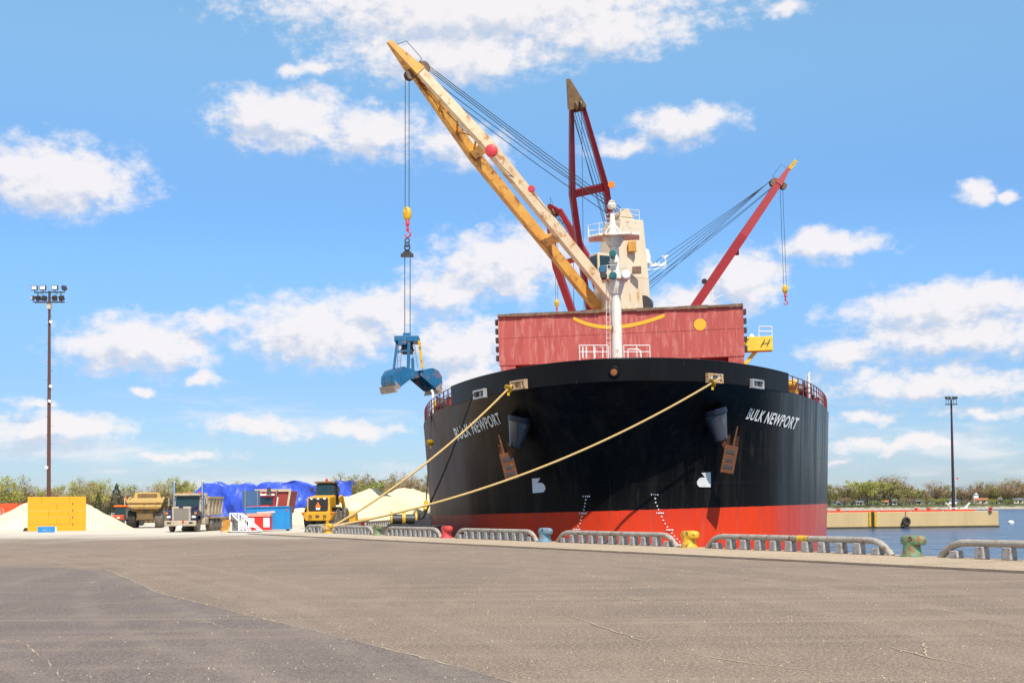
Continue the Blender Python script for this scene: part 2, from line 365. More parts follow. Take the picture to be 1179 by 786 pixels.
def leaf_mat(name, a, b, c):
    m = mat(name, a, b, .75, scale=.35, amt=.55, c3=c, c3_amt=.42, c3_scale=.6, spec=.25)
    bs = m.node_tree.nodes['Principled BSDF']
    return m
M['leaf_lime'] = leaf_mat('leaf_lime', (.42, .40, .08), (.32, .32, .07), (.22, .19, .065))
M['leaf_olive'] = leaf_mat('leaf_olive', (.34, .31, .105), (.26, .235, .09), (.19, .15, .08))
M['leaf_green'] = leaf_mat('leaf_green', (.26, .31, .06), (.20, .24, .055), (.14, .15, .05))
M['twig_brown'] = leaf_mat('twig_brown', (.30, .20, .115), (.35, .245, .14), (.21, .135, .09))
M['conifer'] = leaf_mat('conifer', (.022, .045, .025), (.032, .06, .03), (.012, .025, .018))
# ------------------------------------------------------------------ ground, quays, water
QA, QB = G(1179, 647.5), G(380, 614.4)             # two points on the foot of the bull rail
QD = (QB-QA).normalized(); QN = V(-QD.y, QD.x, 0)   # along the quay (away from camera) / towards land
if QN.x > 0: QN = -QN
def q1(t, n=0.0, z=0.0):                            # t metres along the quay from QA, n metres to the land side
    p = QA+QD*t+QN*n; return V(p.x, p.y, z)
def t_of(px, py): return (G(px, py)-QA).dot(QD)
def t_at(px):                                        # where the quay line passes under that column of the survey photo
    a, b_ = -60.0, 120.0
    f = lambda t: (lambda c: c.x/-c.z*F_PX+W_PX/2)(CR.transposed() @ (QA+QD*t-CAM))-px
    for _ in range(60):
        m = (a+b_)/2
        if f(m) > 0: a = m
        else: b_ = m
    return (a+b_)/2
BT = [t_at(x) for x in (1053, 796, 629.5, 516, 436.5, 379)]
EDGE = -0.55
TC = t_at(351)
corner = q1(TC, EDGE)
Q2D = V(math.sin(R(3.5)), math.cos(R(3.5)), 0); Q2N = V(-Q2D.y, Q2D.x, 0)
def q2(t, n=0.0, z=0.0):
    p = corner+Q2D*t+Q2N*n; return V(p.x, p.y, z)
q2end = q2(240)

def asphalt_material(name, base, alt, dark, seed, dust=True):
    m = bpy.data.materials.new(name); m.use_nodes = True; t = m.node_tree; b = t.nodes['Principled BSDF']
    b.inputs['Roughness'].default_value = .88; b.inputs['Specular IOR Level'].default_value = .3
    tc = N(t, 'ShaderNodeTexCoord'); mp = N(t, 'ShaderNodeMapping'); mp.inputs['Location'].default_value = (seed*3.1, seed*1.7, 0)
    t.links.new(tc.outputs['Object'], mp.inputs[0])
    def noise(scale, detail, st=(1, 1, 1), rot=0, rough=.6):
        q = N(t, 'ShaderNodeMapping'); q.inputs['Scale'].default_value = st; q.inputs['Rotation'].default_value = (0, 0, rot); t.links.new(mp.outputs[0], q.inputs[0])
        n = N(t, 'ShaderNodeTexNoise'); n.inputs['Scale'].default_value = scale; n.inputs['Detail'].default_value = detail; n.inputs['Roughness'].default_value = rough
        t.links.new(q.outputs[0], n.inputs[0]); return n.outputs[0]
    def ramp(v, lo, hi, a=0., c=1.):
        r = N(t, 'ShaderNodeMapRange', interpolation_type='SMOOTHSTEP'); t.links.new(v, r.inputs[0])
        r.inputs[1].default_value = lo; r.inputs[2].default_value = hi; r.inputs[3].default_value = a; r.inputs[4].default_value = c; return r.outputs[0]
    def mix(f, a, c):
        x = N(t, 'ShaderNodeMix', data_type='RGBA')
        t.links.new(f, x.inputs[0])
        for i, v in ((6, a), (7, c)):
            if isinstance(v, tuple): x.inputs[i].default_value = (*v, 1)
            else: t.links.new(v, x.inputs[i])
        return x.outputs[2]
    c = mix(ramp(noise(.09, 5), .36, .64), base, alt)
    c = mix(ramp(noise(.30, 7, (1, .3, 1), R(62)), .42, .64, 0, .8), c, dark)                  # stained drive lanes
    c = mix(ramp(noise(.5, 8, (.12, 2.2, 1), R(-18)), .50, .68, 0, .7), c, (.28, .215, .15))     # pale dust tracks
    c = mix(ramp(noise(.5, 8, (.1, 1.6, 1), R(-27)), .50, .70, 0, .75), c, dark)
    sp = N(t, 'ShaderNodeSeparateXYZ'); t.links.new(tc.outputs['Object'], sp.inputs[0])
    brk = noise(.9, 6, rough=.7)
    for (ux, uy, rr) in TRACKS:      # tyre tracks swept round by turning lorries: a pair of dusty bands each
        dx = math_n(t, 'SUBTRACT', sp.outputs[0], ux); dy = math_n(t, 'SUBTRACT', sp.outputs[1], uy)
        r_ = math_n(t, 'SQRT', math_n(t, 'ADD', math_n(t, 'MULTIPLY', dx, dx), math_n(t, 'MULTIPLY', dy, dy)))
        e = math_n(t, 'ABSOLUTE', math_n(t, 'SUBTRACT', math_n(t, 'ABSOLUTE', math_n(t, 'SUBTRACT', r_, rr)), .95))
        c = mix(math_n(t, 'MULTIPLY', ramp(e, .34, .05), ramp(brk, .35, .65, .05, .6)), c, (.27, .22, .17))
    c = mix(ramp(noise(2.6, 8, (1, .6, 1), R(-60), rough=.78), .46, .70, 0, .5), c, dark)
    c = mix(ramp(noise(1.4, 8, (1, .25, 1), R(-62), rough=.74), .50, .70, 0, .55), c, (.29, .22, .15))
    c = mix(ramp(noise(22, 4, rough=.9), .44, .60, 0, .95), c, tuple(v*1.9 for v in base))        # aggregate grain
    c = mix(ramp(noise(36, 3, rough=.9), .50, .62, 0, .95), c, tuple(v*.5 for v in base))
    vo = N(t, 'ShaderNodeTexVoronoi'); vo.inputs['Scale'].default_value = 5.5; t.links.new(mp.outputs[0], vo.inputs[0])
    c = mix(ramp(vo.outputs['Distance'], .035, .075, .7, 0), c, (.55, .46, .33))                  # loose grains
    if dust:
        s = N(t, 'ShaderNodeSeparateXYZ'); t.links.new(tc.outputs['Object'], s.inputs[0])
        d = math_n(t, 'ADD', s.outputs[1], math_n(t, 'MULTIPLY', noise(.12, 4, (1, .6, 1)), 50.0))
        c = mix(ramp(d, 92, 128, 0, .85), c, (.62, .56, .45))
    t.links.new(c, b.inputs['Base Color'])
    bp = N(t, 'ShaderNodeBump'); bp.inputs['Strength'].default_value = .55; bp.inputs['Distance'].default_value = .012
    t.links.new(math_n(t, 'ADD', noise(60, 4, rough=.75), math_n(t, 'MULTIPLY', noise(2.0, 4), 3.0)), bp.inputs['Height']); t.links.new(bp.outputs[0], b.inputs['Normal'])
    return m
def circle3(a, b_, c):
    ax, ay, bx, by, cx, cy = a.x, a.y, b_.x, b_.y, c.x, c.y; d = 2*(ax*(by-cy)+bx*(cy-ay)+cx*(ay-by))
    ux = ((ax*ax+ay*ay)*(by-cy)+(bx*bx+by*by)*(cy-ay)+(cx*cx+cy*cy)*(ay-by))/d; uy = ((ax*ax+ay*ay)*(cx-bx)+(bx*bx+by*by)*(ax-cx)+(cx*cx+cy*cy)*(bx-ax))/d
    return ux, uy, math.hypot(ax-ux, ay-uy)
TRACKS = [circle3(G(175, 662), G(255, 690), G(360, 745)), circle3(G(200, 655), G(340, 690), G(520, 755)), circle3(G(30, 700), G(60, 672), G(140, 652)), circle3(G(420, 640), G(760, 665), G(1150, 730)), circle3(G(300, 628), G(700, 645), G(1100, 690))]
M['asphalt'] = asphalt_material('asphalt', (.205, .153, .109), (.166, .127, .093), (.098, .077, .060), 1)
M['asphalt_dark'] = asphalt_material('asphalt_dark', (.146, .115, .097), (.164, .127, .103), (.090, .073, .064), 5, dust=False)
M['edge_concrete'] = asphalt_material('edge_concrete', (.37, .285, .19), (.31, .24, .16), (.22, .165, .115), 9)

# land sheet with the water cut out of it along both quays
land = [q1(-260, EDGE), q1(TC, EDGE), q2end, V(-120, q2end.y+60, 0), V(-160, 3500, 0), V(-3500, 3500, 0), V(-3500, -400, 0), V(q1(-260, EDGE).x, -400, 0)]
STRIP = 4.2
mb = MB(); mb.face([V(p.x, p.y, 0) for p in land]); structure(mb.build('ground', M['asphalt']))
KERB = .055        # the concrete edge slab stands a little proud of the asphalt
mb = MB(); mb.prism([q1(-200, EDGE+.004, -.3), q1(TC, EDGE+.004, -.3), q1(TC, STRIP, -.3), q1(-200, STRIP, -.3)], (0, 0, .3+KERB))
mb.face([q2(.02, 0, .004), q2(240, 0, .004), q2(240, 4, .004), q2(3.9, 4, .004)])
structure(mb.build('concrete_edge_strip', M['edge_concrete']))
# quay faces
mb = MB()
for a, b_ in ((q1(-260, EDGE), q1(TC, EDGE)), (q1(TC, EDGE), q2end), (q2end, V(-120, q2end.y+60, 0)), (V(-120, q2end.y+60, 0), V(-160, 3500, 0))):
    mb.face([(a.x, a.y, -.001), (b_.x, b_.y, -.001), (b_.x, b_.y, -7), (a.x, a.y, -7)])
structure(mb.build('quay_wall', M['concrete']))
# joint between strip and asphalt: a rusty crack of uneven width
def ribbon(mb, pts, wmin, wmax, z, step=.35, wob=.03):
    fine = []
    for a, b_ in zip(pts, pts[1:]):
        n = max(1, int((b_-a).length/step))
        for i in range(n): fine.append(a+(b_-a)*(i/n))
    fine.append(pts[-1]); prev = None; w = (wmin+wmax)/2
    for i, p in enumerate(fine):
        d = (fine[min(i+1, len(fine)-1)]-fine[max(0, i-1)]); d.z = 0; d.normalize(); nn = V(-d.y, d.x, 0)
        w = min(wmax, max(wmin, w+random.uniform(-.5, .5)*(wmax-wmin)))
        c = p+nn*random.uniform(-wob, wob)
        cur = (mb.bm.verts.new((c+nn*w/2)[:2]+(z,)), mb.bm.verts.new((c-nn*w/2)[:2]+(z,)))
        if prev and random.random() > .04: mb.bm.faces.new((prev[0], prev[1], cur[1], cur[0]))
        prev = cur
M['joint'] = mat('joint', (.07, .05, .038), (.12, .08, .05), .95, scale=2)
mb = MB(); prev = None       # tarry, crumbled joint along the slab
for i in range(int((TC+26)/.4)):
    tt = -26+i*.4; hgt = KERB*random.uniform(.35, .98) if random.random() > .08 else .012
    cur = [mb.bm.verts.new(q1(tt, STRIP+random.uniform(.06, .22), .006)), mb.bm.verts.new(q1(tt, STRIP+.012, hgt)), mb.bm.verts.new(q1(tt, STRIP-.03, min(hgt+.006, KERB+.003)))]
    if prev:
        for j in (0, 1): mb.bm.faces.new((prev[j], prev[j+1], cur[j+1], cur[j]))
    prev = cur
for k in range(-3, 17): ribbon(mb, [q1(k*6.5, EDGE+.05), q1(k*6.5, STRIP)], .02, .05, KERB+.004)
structure(mb.build('pavement_joint', M['joint']))
# darker paving at lower left
px_edge = [(-60, 652), (60, 653), (122, 656), (150, 667), (178, 681), (230, 694), (285, 708), (377, 730), (450, 748), (509, 763), (590, 785), (650, 803)]
edge = [G(*p) for p in px_edge]
mb = MB(); mb.face([V(p.x, p.y, .004) for p in edge+[V(4, 4, 0), V(-40, 4, 0), V(-60, 20, 0)]])
structure(mb.build('dark_asphalt_patch', M['asphalt_dark']))
# cracks filled with pale grit
M['crack'] = mat('crack_grit', (.50, .40, .26), (.30, .24, .17), .95, scale=6)
mb = MB()
def crack(pxs, a, b_, z=.009): ribbon(mb, [G(*p) for p in pxs], a, b_, z, step=.16, wob=.035)
crack(px_edge[2:], .003, .032)
crack([(20, 737), (50, 757), (81, 788), (95, 802)], .004, .03)
for pxs in ([(645, 706), (690, 720), (735, 737), (765, 744)], [(725, 730), (745, 735)], [(760, 746), (860, 764), (960, 776), (1040, 786)], [(1075, 701), (1120, 708), (1185, 716)],
            [(895, 731), (960, 732), (1010, 741), (1070, 757), (1140, 770)], [(1062, 740), (1072, 758)], [(600, 712), (660, 716)], [(520, 668), (620, 676), (740, 690), (830, 698)],
            [(255, 675), (330, 672)], [(20, 652), (80, 651), (140, 650), (205, 649)], [(200, 705), (280, 728)], [(850, 662), (980, 668), (1120, 678)], [(380, 648), (520, 654)], [(450, 690), (500, 684)]):
    jit = [(x+random.uniform(-4, 4), y+random.uniform(-1.2, 1.2)) for x, y in pxs]; crack(jit, .003, .024)
structure(mb.build('pavement_cracks', M['crack']))
# loose salt grains
mb = MB()
for _ in range(1900):
    y = 12+55*random.random()**1.6; x = random.uniform(-.42, .42)*y
    p = V(x, y, 0)
    if (p-QA).dot(QN) < 0: continue
    s = random.choice((.003, .004, .004, .005, .006, .009))*(.6+y/60)
    bmesh.ops.create_cone(mb.bm, segments=5, radius1=s, radius2=s*.3, depth=s*1.1, cap_ends=True, matrix=Matrix.Translation((x, y, .006+s*.5)) @ Matrix.Rotation(random.uniform(0, 6), 4, 'Z'))
o = mb.build('salt_grains', M['salt']); tag(o, 'pale loose grains scattered over the sunlit asphalt', 'grains', kind='stuff')
# mound of brown dirt at the left edge of the picture
def dirt(u, v):
    a = G(-14, 712); r = v*1.1; ang = u*2*math.pi
    return V(a.x+r*math.cos(ang)*.55, a.y+r*math.sin(ang)*2.4, .005+.16*max(0, 1-v*v)**1.0+.02*math.sin(9*u*6)*(1-v)*v)

# water
m = bpy.data.materials.new('water'); m.use_nodes = True; t = m.node_tree; b = t.nodes['Principled BSDF']
b.inputs['Base Color'].default_value = (.02, .065, .13, 1); b.inputs['Roughness'].default_value = .2; b.inputs['IOR'].default_value = 1.33; b.inputs['Specular IOR Level'].default_value = .32
tc_ = N(t, 'ShaderNodeTexCoord')
def wn(scale, det, st):
    mp = N(t, 'ShaderNodeMapping'); mp.inputs['Scale'].default_value = st; mp.inputs['Rotation'].default_value = (0, 0, R(20)); t.links.new(tc_.outputs['Object'], mp.inputs[0])
    n = N(t, 'ShaderNodeTexNoise'); n.inputs['Scale'].default_value = scale; n.inputs['Detail'].default_value = det; t.links.new(mp.outputs[0], n.inputs[0]); return n.outputs[0]
hgt = math_n(t, 'ADD', math_n(t, 'MULTIPLY', wn(.22, 5, (1, .55, 1)), 1.5), math_n(t, 'MULTIPLY', wn(1.1, 4, (1, .7, 1)), .4))
bp = N(t, 'ShaderNodeBump'); bp.inputs['Strength'].default_value = 1.0; bp.inputs['Distance'].default_value = 1.1
t.links.new(hgt, bp.inputs['Height']); t.links.new(bp.outputs[0], b.inputs['Normal'])
WZ = -2.8
mb = MB(); mb.face([(-200, -300, WZ), (4000, -300, WZ), (4000, 6000, WZ), (-200, 6000, WZ)]); structure(mb.build('water', m))

# far shore: low bank with lawn and a line of shore stones, hills far behind
M['lawn'] = mat('lawn', (.09, .12, .03), (.13, .13, .05), .95, scale=.05)
M['shore_stone'] = mat('shore_stone', (.42, .36, .27), (.25, .22, .18), .95, scale=.8)
M['hill'] = mat('hill', (.035, .07, .085), (.05, .085, .09), .95, scale=.01)  # distance haze put into the colour as a blue tint
mb = MB()
def shore(u, v):
    x = -150+u*1250; d = (0, 6, 20, 130, 900)[int(v*4+.5)]; z = (-3.6, -1.6, -.6, 1.4, 3)[int(v*4+.5)]
    return V(x, 905+d+14*math.sin(x*.011)+3*math.sin(x*.06), z)
mb.grid(shore, 120, 4); structure(mb.build('far_shore', M['lawn']))
mb = MB()
def stones(u, v):
    x = -150+u*1250; k = int(v*3+.5)
    return V(x, 903.5+(0, 3, 6, 9)[k]+14*math.sin(x*.011)+3*math.sin(x*.06)+random.uniform(-.8, .8), (-3.6, -2.2, -1.5, -1.0)[k]+random.uniform(-.4, .4))
mb.grid(stones, 620, 3); structure(mb.build('shore_stones', M['shore_stone']))
mb = MB()
def hills(u, v):
    x = -500+u*3600; h = 34+10*math.sin(x*.0031+.4)+9*math.sin(x*.0078+2)+4*math.sin(x*.021)+random.uniform(-2.0, 2.0)
    return V(x, 3500+v*500, (-4, h*.75, h, h*.5)[int(v*3+.5)]+random.uniform(-1, 1))
mb.grid(hills, 420, 3); structure(mb.build('hills', M['hill']))

# ------------------------------------------------------------------ the ship
AX = R(4.65); HEAD = R(5.7)     # bearing of the stem, heading of the hull
KS = 1.42          # the ship's size against the plan figures below (46 m beam)
ship = thing('cargo_ship', V(68*math.tan(AX)*KS, 68*KS, CAM.z*(1-KS)), 'large black and red bulk carrier moored bow on at the quay with four deck cranes', 'ship', rz=0)
ship.rotation_euler = (0, R(-1.1), -HEAD); ship.scale = (KS,)*3
SM = Matrix.Translation(ship.location) @ ship.rotation_euler.to_matrix().to_4x4() @ Matrix.Diagonal((KS, KS, KS, 1))
SI = SM.inverted()
def ship_ray(px, py):
    o = SI @ CAM; d = SI.to_3x3() @ ray(px, py); return o, d
def SP(px, py, s):
    o, d = ship_ray(px, py); return o+d*((s-o.y)/d.y)
DZ, BMAX, PAINT = 8.3, 16.95, 1.42
def prof(z):
    kl = min(1, max(0, (z-1.6)/(DZ-1.6))); k = kl**2.1
    s0 = 4.0*(1-k); n = 1.9+(1.64-1.9)*k; mm = .60+(.50-.60)*k
    L = (46-s0)*(1-k)+48*k
    return s0, n, mm, L
def halfb(s, z):
    b_ = halfb_raw(s, z); g = min(1, max(0, (s-4.2)/6.5)); g = .88*g*g*(3-2*g)   # the flare dies out towards the shoulder
    return (b_+(halfb_raw(s, DZ)-b_)*g)*(1-.034*(DZ-z)/DZ*g)
def halfb_raw(s, z):
    s0, n, mm, L = prof(min(z, DZ))
    u = (s-s0)/L
    if u <= 0: return 0.0
    if u >= 1: return BMAX
    return BMAX*(1-(1-u)**n)**mm
def hull_hit(px, py):
    """first crossing of a view ray with the hull; returns point and outward normal (ship space)"""
    o, d = ship_ray(px, py); d = d/d.y
    f = lambda s: abs((o+d*(s-o.y)).x) - halfb(s, (o+d*(s-o.y)).z)
    s, st = -2.0, .05
    while s < 70 and not (f(s) < 0): s += st
    a, b_ = s-st, s
    for _ in range(40):
        c = (a+b_)/2
        if f(c) < 0: b_ = c
        else: a = c
    p = o+d*(b_-o.y); sg = 1 if p.x > 0 else -1; e = .05
    n = Vector((sg, -(halfb(p.y+e, p.z)-halfb(p.y-e, p.z))/(2*e), -(halfb(p.y, p.z+e)-halfb(p.y, p.z-e))/(2*e))).normalized()
    return p, n
# hull shader: black topsides, red boot-top, vertical scuffs
m = bpy.data.materials.new('hull_paint'); m.use_nodes = True; t = m.node_tree; b = t.nodes['Principled BSDF']
tc_ = N(t, 'ShaderNodeTexCoord'); sp_ = N(t, 'ShaderNodeSeparateXYZ'); t.links.new(tc_.outputs['Object'], sp_.inputs[0])
def hn(scale, st, det=7, rough=.65):
    mp = N(t, 'ShaderNodeMapping'); mp.inputs['Scale'].default_value = st; t.links.new(tc_.outputs['Object'], mp.inputs[0])
    n = N(t, 'ShaderNodeTexNoise'); n.inputs['Scale'].default_value = scale; n.inputs['Detail'].default_value = det; n.inputs['Roughness'].default_value = rough
    t.links.new(mp.outputs[0], n.inputs[0]); return n.outputs[0]
def hr(v, lo, hi, a=0., c=1.):
    r = N(t, 'ShaderNodeMapRange', interpolation_type='SMOOTHSTEP'); t.links.new(v, r.inputs[0])
    for i, q in enumerate((lo, hi, a, c)): r.inputs[i+1].default_value = q
    return r.outputs[0]
def hm(f, a, c):
    x = N(t, 'ShaderNodeMix', data_type='RGBA'); t.links.new(f, x.inputs[0])
    for i, v in ((6, a), (7, c)):
        if isinstance(v, tuple): x.inputs[i].default_value = (*v, 1)
        else: t.links.new(v, x.inputs[i])
    return x.outputs[2]
streak = hn(1.0, (1.1, 1.1, .07)); streak2 = hn(3.2, (1, 1, .1)); cloud = hn(.16, (1, 1, .6))
blk = hm(hr(streak, .45, .72, 0, .8), (.0042, .0038, .0034), (.017, .0148, .0128))
blk = hm(hr(streak2, .55, .75, 0, .45), blk, (.05, .044, .039))
# quay side: brown grazing sheen painted in, broken up with fender scuffs
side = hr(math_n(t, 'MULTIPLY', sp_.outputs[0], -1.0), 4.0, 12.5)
scuff_sheen = math_n(t, 'MULTIPLY', side, hr(math_n(t, 'ADD', math_n(t, 'MULTIPLY', streak, .6), math_n(t, 'MULTIPLY', cloud, .4)), .40, .62, .25, 1))
blk = hm(math_n(t, 'MULTIPLY', scuff_sheen, .95), blk, (.155, .092, .052))
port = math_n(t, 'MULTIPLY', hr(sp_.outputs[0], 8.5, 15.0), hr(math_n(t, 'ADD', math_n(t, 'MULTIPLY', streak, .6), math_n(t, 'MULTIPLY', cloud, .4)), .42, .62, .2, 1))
blk = hm(math_n(t, 'MULTIPLY', port, .6), blk, (.062, .058, .056))  # sunlit grey of the port flank painted into the black
red = hm(hr(cloud, .4, .62), (.70, .050, .012), (.62, .043, .016))
red = hm(hr(streak2, .52, .74, 0, .5), red, (.60, .11, .07))
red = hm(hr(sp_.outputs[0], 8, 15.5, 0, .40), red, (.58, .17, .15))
red = hm(math_n(t, 'MULTIPLY', side, .72), red, (.16, .035, .03))  # shade of the quay side painted into the red
red = hm(math_n(t, 'MULTIPLY', scuff_sheen, .55), red, (.20, .085, .055))
def lines(v, period, w):    # plate seams
    fr = math_n(t, 'FRACT', math_n(t, 'DIVIDE', v, period)); return hr(math_n(t, 'ABSOLUTE', math_n(t, 'SUBTRACT', fr, .5)), w, 0.0)
seam = math_n(t, 'MAXIMUM', lines(sp_.outputs[2], 1.9, .012), math_n(t, 'MULTIPLY', lines(sp_.outputs[1], 4.7, .006), hr(sp_.outputs[1], 5, 9)))
blk = hm(math_n(t, 'MULTIPLY', seam, .35), blk, (.035, .032, .03))
grime = math_n(t, 'MULTIPLY', hr(streak2, .46, .66), hr(sp_.outputs[2], PAINT-1.6, PAINT))
red = hm(math_n(t, 'MULTIPLY', grime, .35), red, (.25, .03, .02))
lip = hr(math_n(t, 'ADD', sp_.outputs[2], math_n(t, 'MULTIPLY', hn(2.5, (1, 1, .2)), .08)), PAINT+.03, PAINT+.06)
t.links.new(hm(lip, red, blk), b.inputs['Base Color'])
t.links.new(math_n(t, 'ADD', hr(streak, .35, .7, .25, .48), math_n(t, 'MULTIPLY', side, .22)), b.inputs['Roughness'])
b.inputs['Specular IOR Level'].default_value = .13
bp = N(t, 'ShaderNodeBump'); bp.inputs['Strength'].default_value = .12; bp.inputs['Distance'].default_value = .12
t.links.new(math_n(t, 'ADD', math_n(t, 'ADD', hn(.45, (1, 1, .9), 3), math_n(t, 'MULTIPLY', seam, .05)), math_n(t, 'MULTIPLY', hn(9, (1, 1, .25), 3), .12)), bp.inputs['Height']); t.links.new(bp.outputs[0], b.inputs['Normal'])
M['hull'] = m
M['black_paint'] = mat('black_paint', (.004, .004, .005), (.009, .0088, .0085), .45, spec=.12, scale=.8, stretch=(1, 1, .15), c3=(.05, .043, .038), c3_amt=.12)

zs = [-7, -5, -3.5, -2, -1.2, -.6, 0, .6, 1.2, 1.8, 2.4, 3, 3.6, 4.2, 4.8, 5.4, 6, 6.5, 7, 7.4, 7.8, 8.1, DZ]
NT = 72
mb = MB()
def hull_row(z, side):
    s0, n, mm, L = prof(z); row = []
    for i in range(NT+1):
        u = (i/NT)**2; s = s0+u*L; row.append(V(side*halfb(s, z), s, z))
    for s in (60, 90, 120, 150, 175): row.append(V(side*halfb(s, z), s, z))
    row.append(V(side*14, 188, z)); row.append(V(0, 190, z))
    return row
rows = {}
stem = [mb.bm.verts.new(V(0, prof(z)[0], z)) for z in zs]; stern = [mb.bm.verts.new(V(0, 190, z)) for z in zs]
for side in (-1, 1):
    g = []
    for iz, z in enumerate(zs):
        r = hull_row(z, side); g.append([stem[iz]]+[mb.bm.verts.new(p) for p in r[1:-1]]+[stern[iz]])
    for i in range(len(zs)-1):
        for j in range(len(g[0])-1): mb.bm.faces.new((g[i][j], g[i][j+1], g[i+1][j+1], g[i+1][j]))
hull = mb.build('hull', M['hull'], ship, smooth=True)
# deck
mb = MB(); pl = hull_row(DZ, 1); pr = hull_row(DZ, -1)
mb.face([p+V(0, 0, -.05) for p in pl[:-1]]+[p+V(0, 0, -.05) for p in pr[:0:-1]])
mb.build('deck', M['deck_red'], ship)
# bulwark round the forecastle
BS = 11.7
BH = 1.05
def bul(s, side): return V(side*halfb(s, DZ), s, DZ)
mb = MB(); outl = []
n_ = 44
for i in range(-n_, n_+1):
    u = abs(i)/n_; s = BS*u*u; outl.append(bul(s, -1 if i < 0 else 1))
def bn(i):
    d = (outl[min(i+1, len(outl)-1)]-outl[max(i-1, 0)]).normalized(); return V(d.y, -d.x, 0)
q = []
for i, p in enumerate(outl):
    nn = bn(i); q.append([mb.bm.verts.new(x) for x in (p+nn*.03+V(0, 0, -.10), p+nn*.06+V(0, 0, BH), p-nn*.10+V(0, 0, BH), p-nn*.12+V(0, 0, -.10))])
for i in range(len(q)-1):
    for j in range(4): mb.bm.faces.new((q[i][j], q[i+1][j], q[i+1][(j+1) % 4], q[i][(j+1) % 4]))
mb.bm.faces.new(q[0]); mb.bm.faces.new(q[-1][::-1])
bulwark = mb.build('bulwark', M['black_paint'], ship, smooth=True)
mb = MB(); mb.tube([p+V(0, 0, BH) for p in outl], .07, 8); mb.build('top_rail', M['black_paint'], bulwark, smooth=True)

# ---- writing and marks laid on the plating
def decal_mesh(bm, name, material, parent, quad=None, offset=.05):
    """bm in unit square -> pixel quad (bl, br, tr, tl) measured once -> onto the hull plating"""
    for k in range(1, 40):
        bmesh.ops.bisect_plane(bm, geom=bm.verts[:]+bm.edges[:]+bm.faces[:], plane_co=(k/40, 0, 0), plane_no=(1, 0, 0))
    for k in range(1, 6):
        bmesh.ops.bisect_plane(bm, geom=bm.verts[:]+bm.edges[:]+bm.faces[:], plane_co=(0, k/6, 0), plane_no=(0, 1, 0))
    bl, br, tr, tl = [Vector(p) for p in quad]
    for v in bm.verts:
        u, w = v.co.x, v.co.y
        p = (bl*(1-u)+br*u)*(1-w)+(tl*(1-u)+tr*u)*w
        h, n = hull_hit(p.x, p.y); v.co = h+n*offset
    me = bpy.data.meshes.new(name); bm.to_mesh(me); bm.free(); me.materials.append(material)
    o = bpy.data.objects.new(name, me); col.objects.link(o); o.parent = parent; return o
def text_bm(txt, weight=.02, shear=0.0, space=1.0):
    cu = bpy.data.curves.new('lettering', 'FONT'); cu.body = txt; cu.offset = weight; cu.shear = shear; cu.space_character = space; cu.resolution_u = 4
    ob = bpy.data.objects.new('lettering', cu); col.objects.link(ob)
    dg = bpy.context.evaluated_depsgraph_get(); me = bpy.data.meshes.new_from_object(ob.evaluated_get(dg))
    bpy.data.objects.remove(ob); bm = bmesh.new(); bm.from_mesh(me); bpy.data.meshes.remove(me); bpy.data.curves.remove(cu)
    x0 = min(v.co.x for v in bm.verts); x1 = max(v.co.x for v in bm.verts); y0 = min(v.co.y for v in bm.verts); y1 = max(v.co.y for v in bm.verts)
    for v in bm.verts: v.co = Vector(((v.co.x-x0)/(x1-x0), (v.co.y-y0)/(y1-y0), 0))
    return bm
M['letter_white'] = mat('letter_white', (.80, .79, .76), (.66, .64, .60), .5, scale=3)
decal_mesh(text_bm('BULK NEWPORT', .020, 0.0, 1.12), 'name_lettering', M['letter_white'], hull, [(857.5, 482), (914.5, 494.5), (920, 481), (863.5, 469.3)])
decal_mesh(text_bm('BULK NEWPORT', .020, 0.0, 1.12), 'name_lettering', M['letter_white'], hull, [(527.5, 507), (579, 487), (573.5, 474), (522.5, 493)])
def poly_bm(pts):
    bm = bmesh.new(); bm.faces.new([bm.verts.new((x, y, 0)) for x, y in pts]); bmesh.ops.triangulate(bm, faces=bm.faces[:]); return bm
bulb = [(0, 0), (0, 1), (.66, .99), (.40, .66), (.62, .68), (.82, .62), (.97, .42), (.97, .22), (.82, .02), (.5, 0)]
decal_mesh(poly_bm(bulb), 'bulb_mark', M['letter_white'], hull, [(614, 567.2), (629.5, 566.2), (627.5, 549.4), (613, 550.5)])
decal_mesh(poly_bm([(1-x, y) for x, y in bulb][::-1]), 'bulb_mark', M['letter_white'], hull, [(801.5, 560.5), (817.8, 560.4), (817.8, 543.2), (801.5, 544.2)])
def marks(pts, big):
    whole = bmesh.new()
    for i, (x, y) in enumerate(pts):
        txt = big.get(i) or str((8, 6, 4, 2)[(i-1) % 5 % 4])
        w = 4.2 if i in big else 1.9; h = 1.9
        bm = text_bm(txt, .03)
        for v in bm.verts:
            hp, nn = hull_hit(x+(v.co.x-.5)*w*2 if i in big else x+(v.co.x-.5)*w, y-(v.co.y-.5)*h); v.co = hp+nn*.05
        tmp = bpy.data.meshes.new('tmp'); bm.to_mesh(tmp); bm.free(); whole.from_mesh(tmp); bpy.data.meshes.remove(tmp)
    me = bpy.data.meshes.new('draft_marks'); whole.to_mesh(me); whole.free(); me.materials.append(M['letter_white'])
    o = bpy.data.objects.new('draft_marks', me); col.objects.link(o); o.parent = hull
def poly_pts(pl, n):
    L = [0]
    for a, b_ in zip(pl, pl[1:]): L.append(L[-1]+math.dist(a, b_))
    out = []
    for i in range(n):
        d = L[-1]*i/(n-1); k = max(j for j in range(len(L)) if L[j] <= d+1e-6); k = min(k, len(pl)-2)
        f = (d-L[k])/(L[k+1]-L[k]); out.append((pl[k][0]*(1-f)+pl[k+1][0]*f, pl[k][1]*(1-f)+pl[k+1][1]*f))
    return out
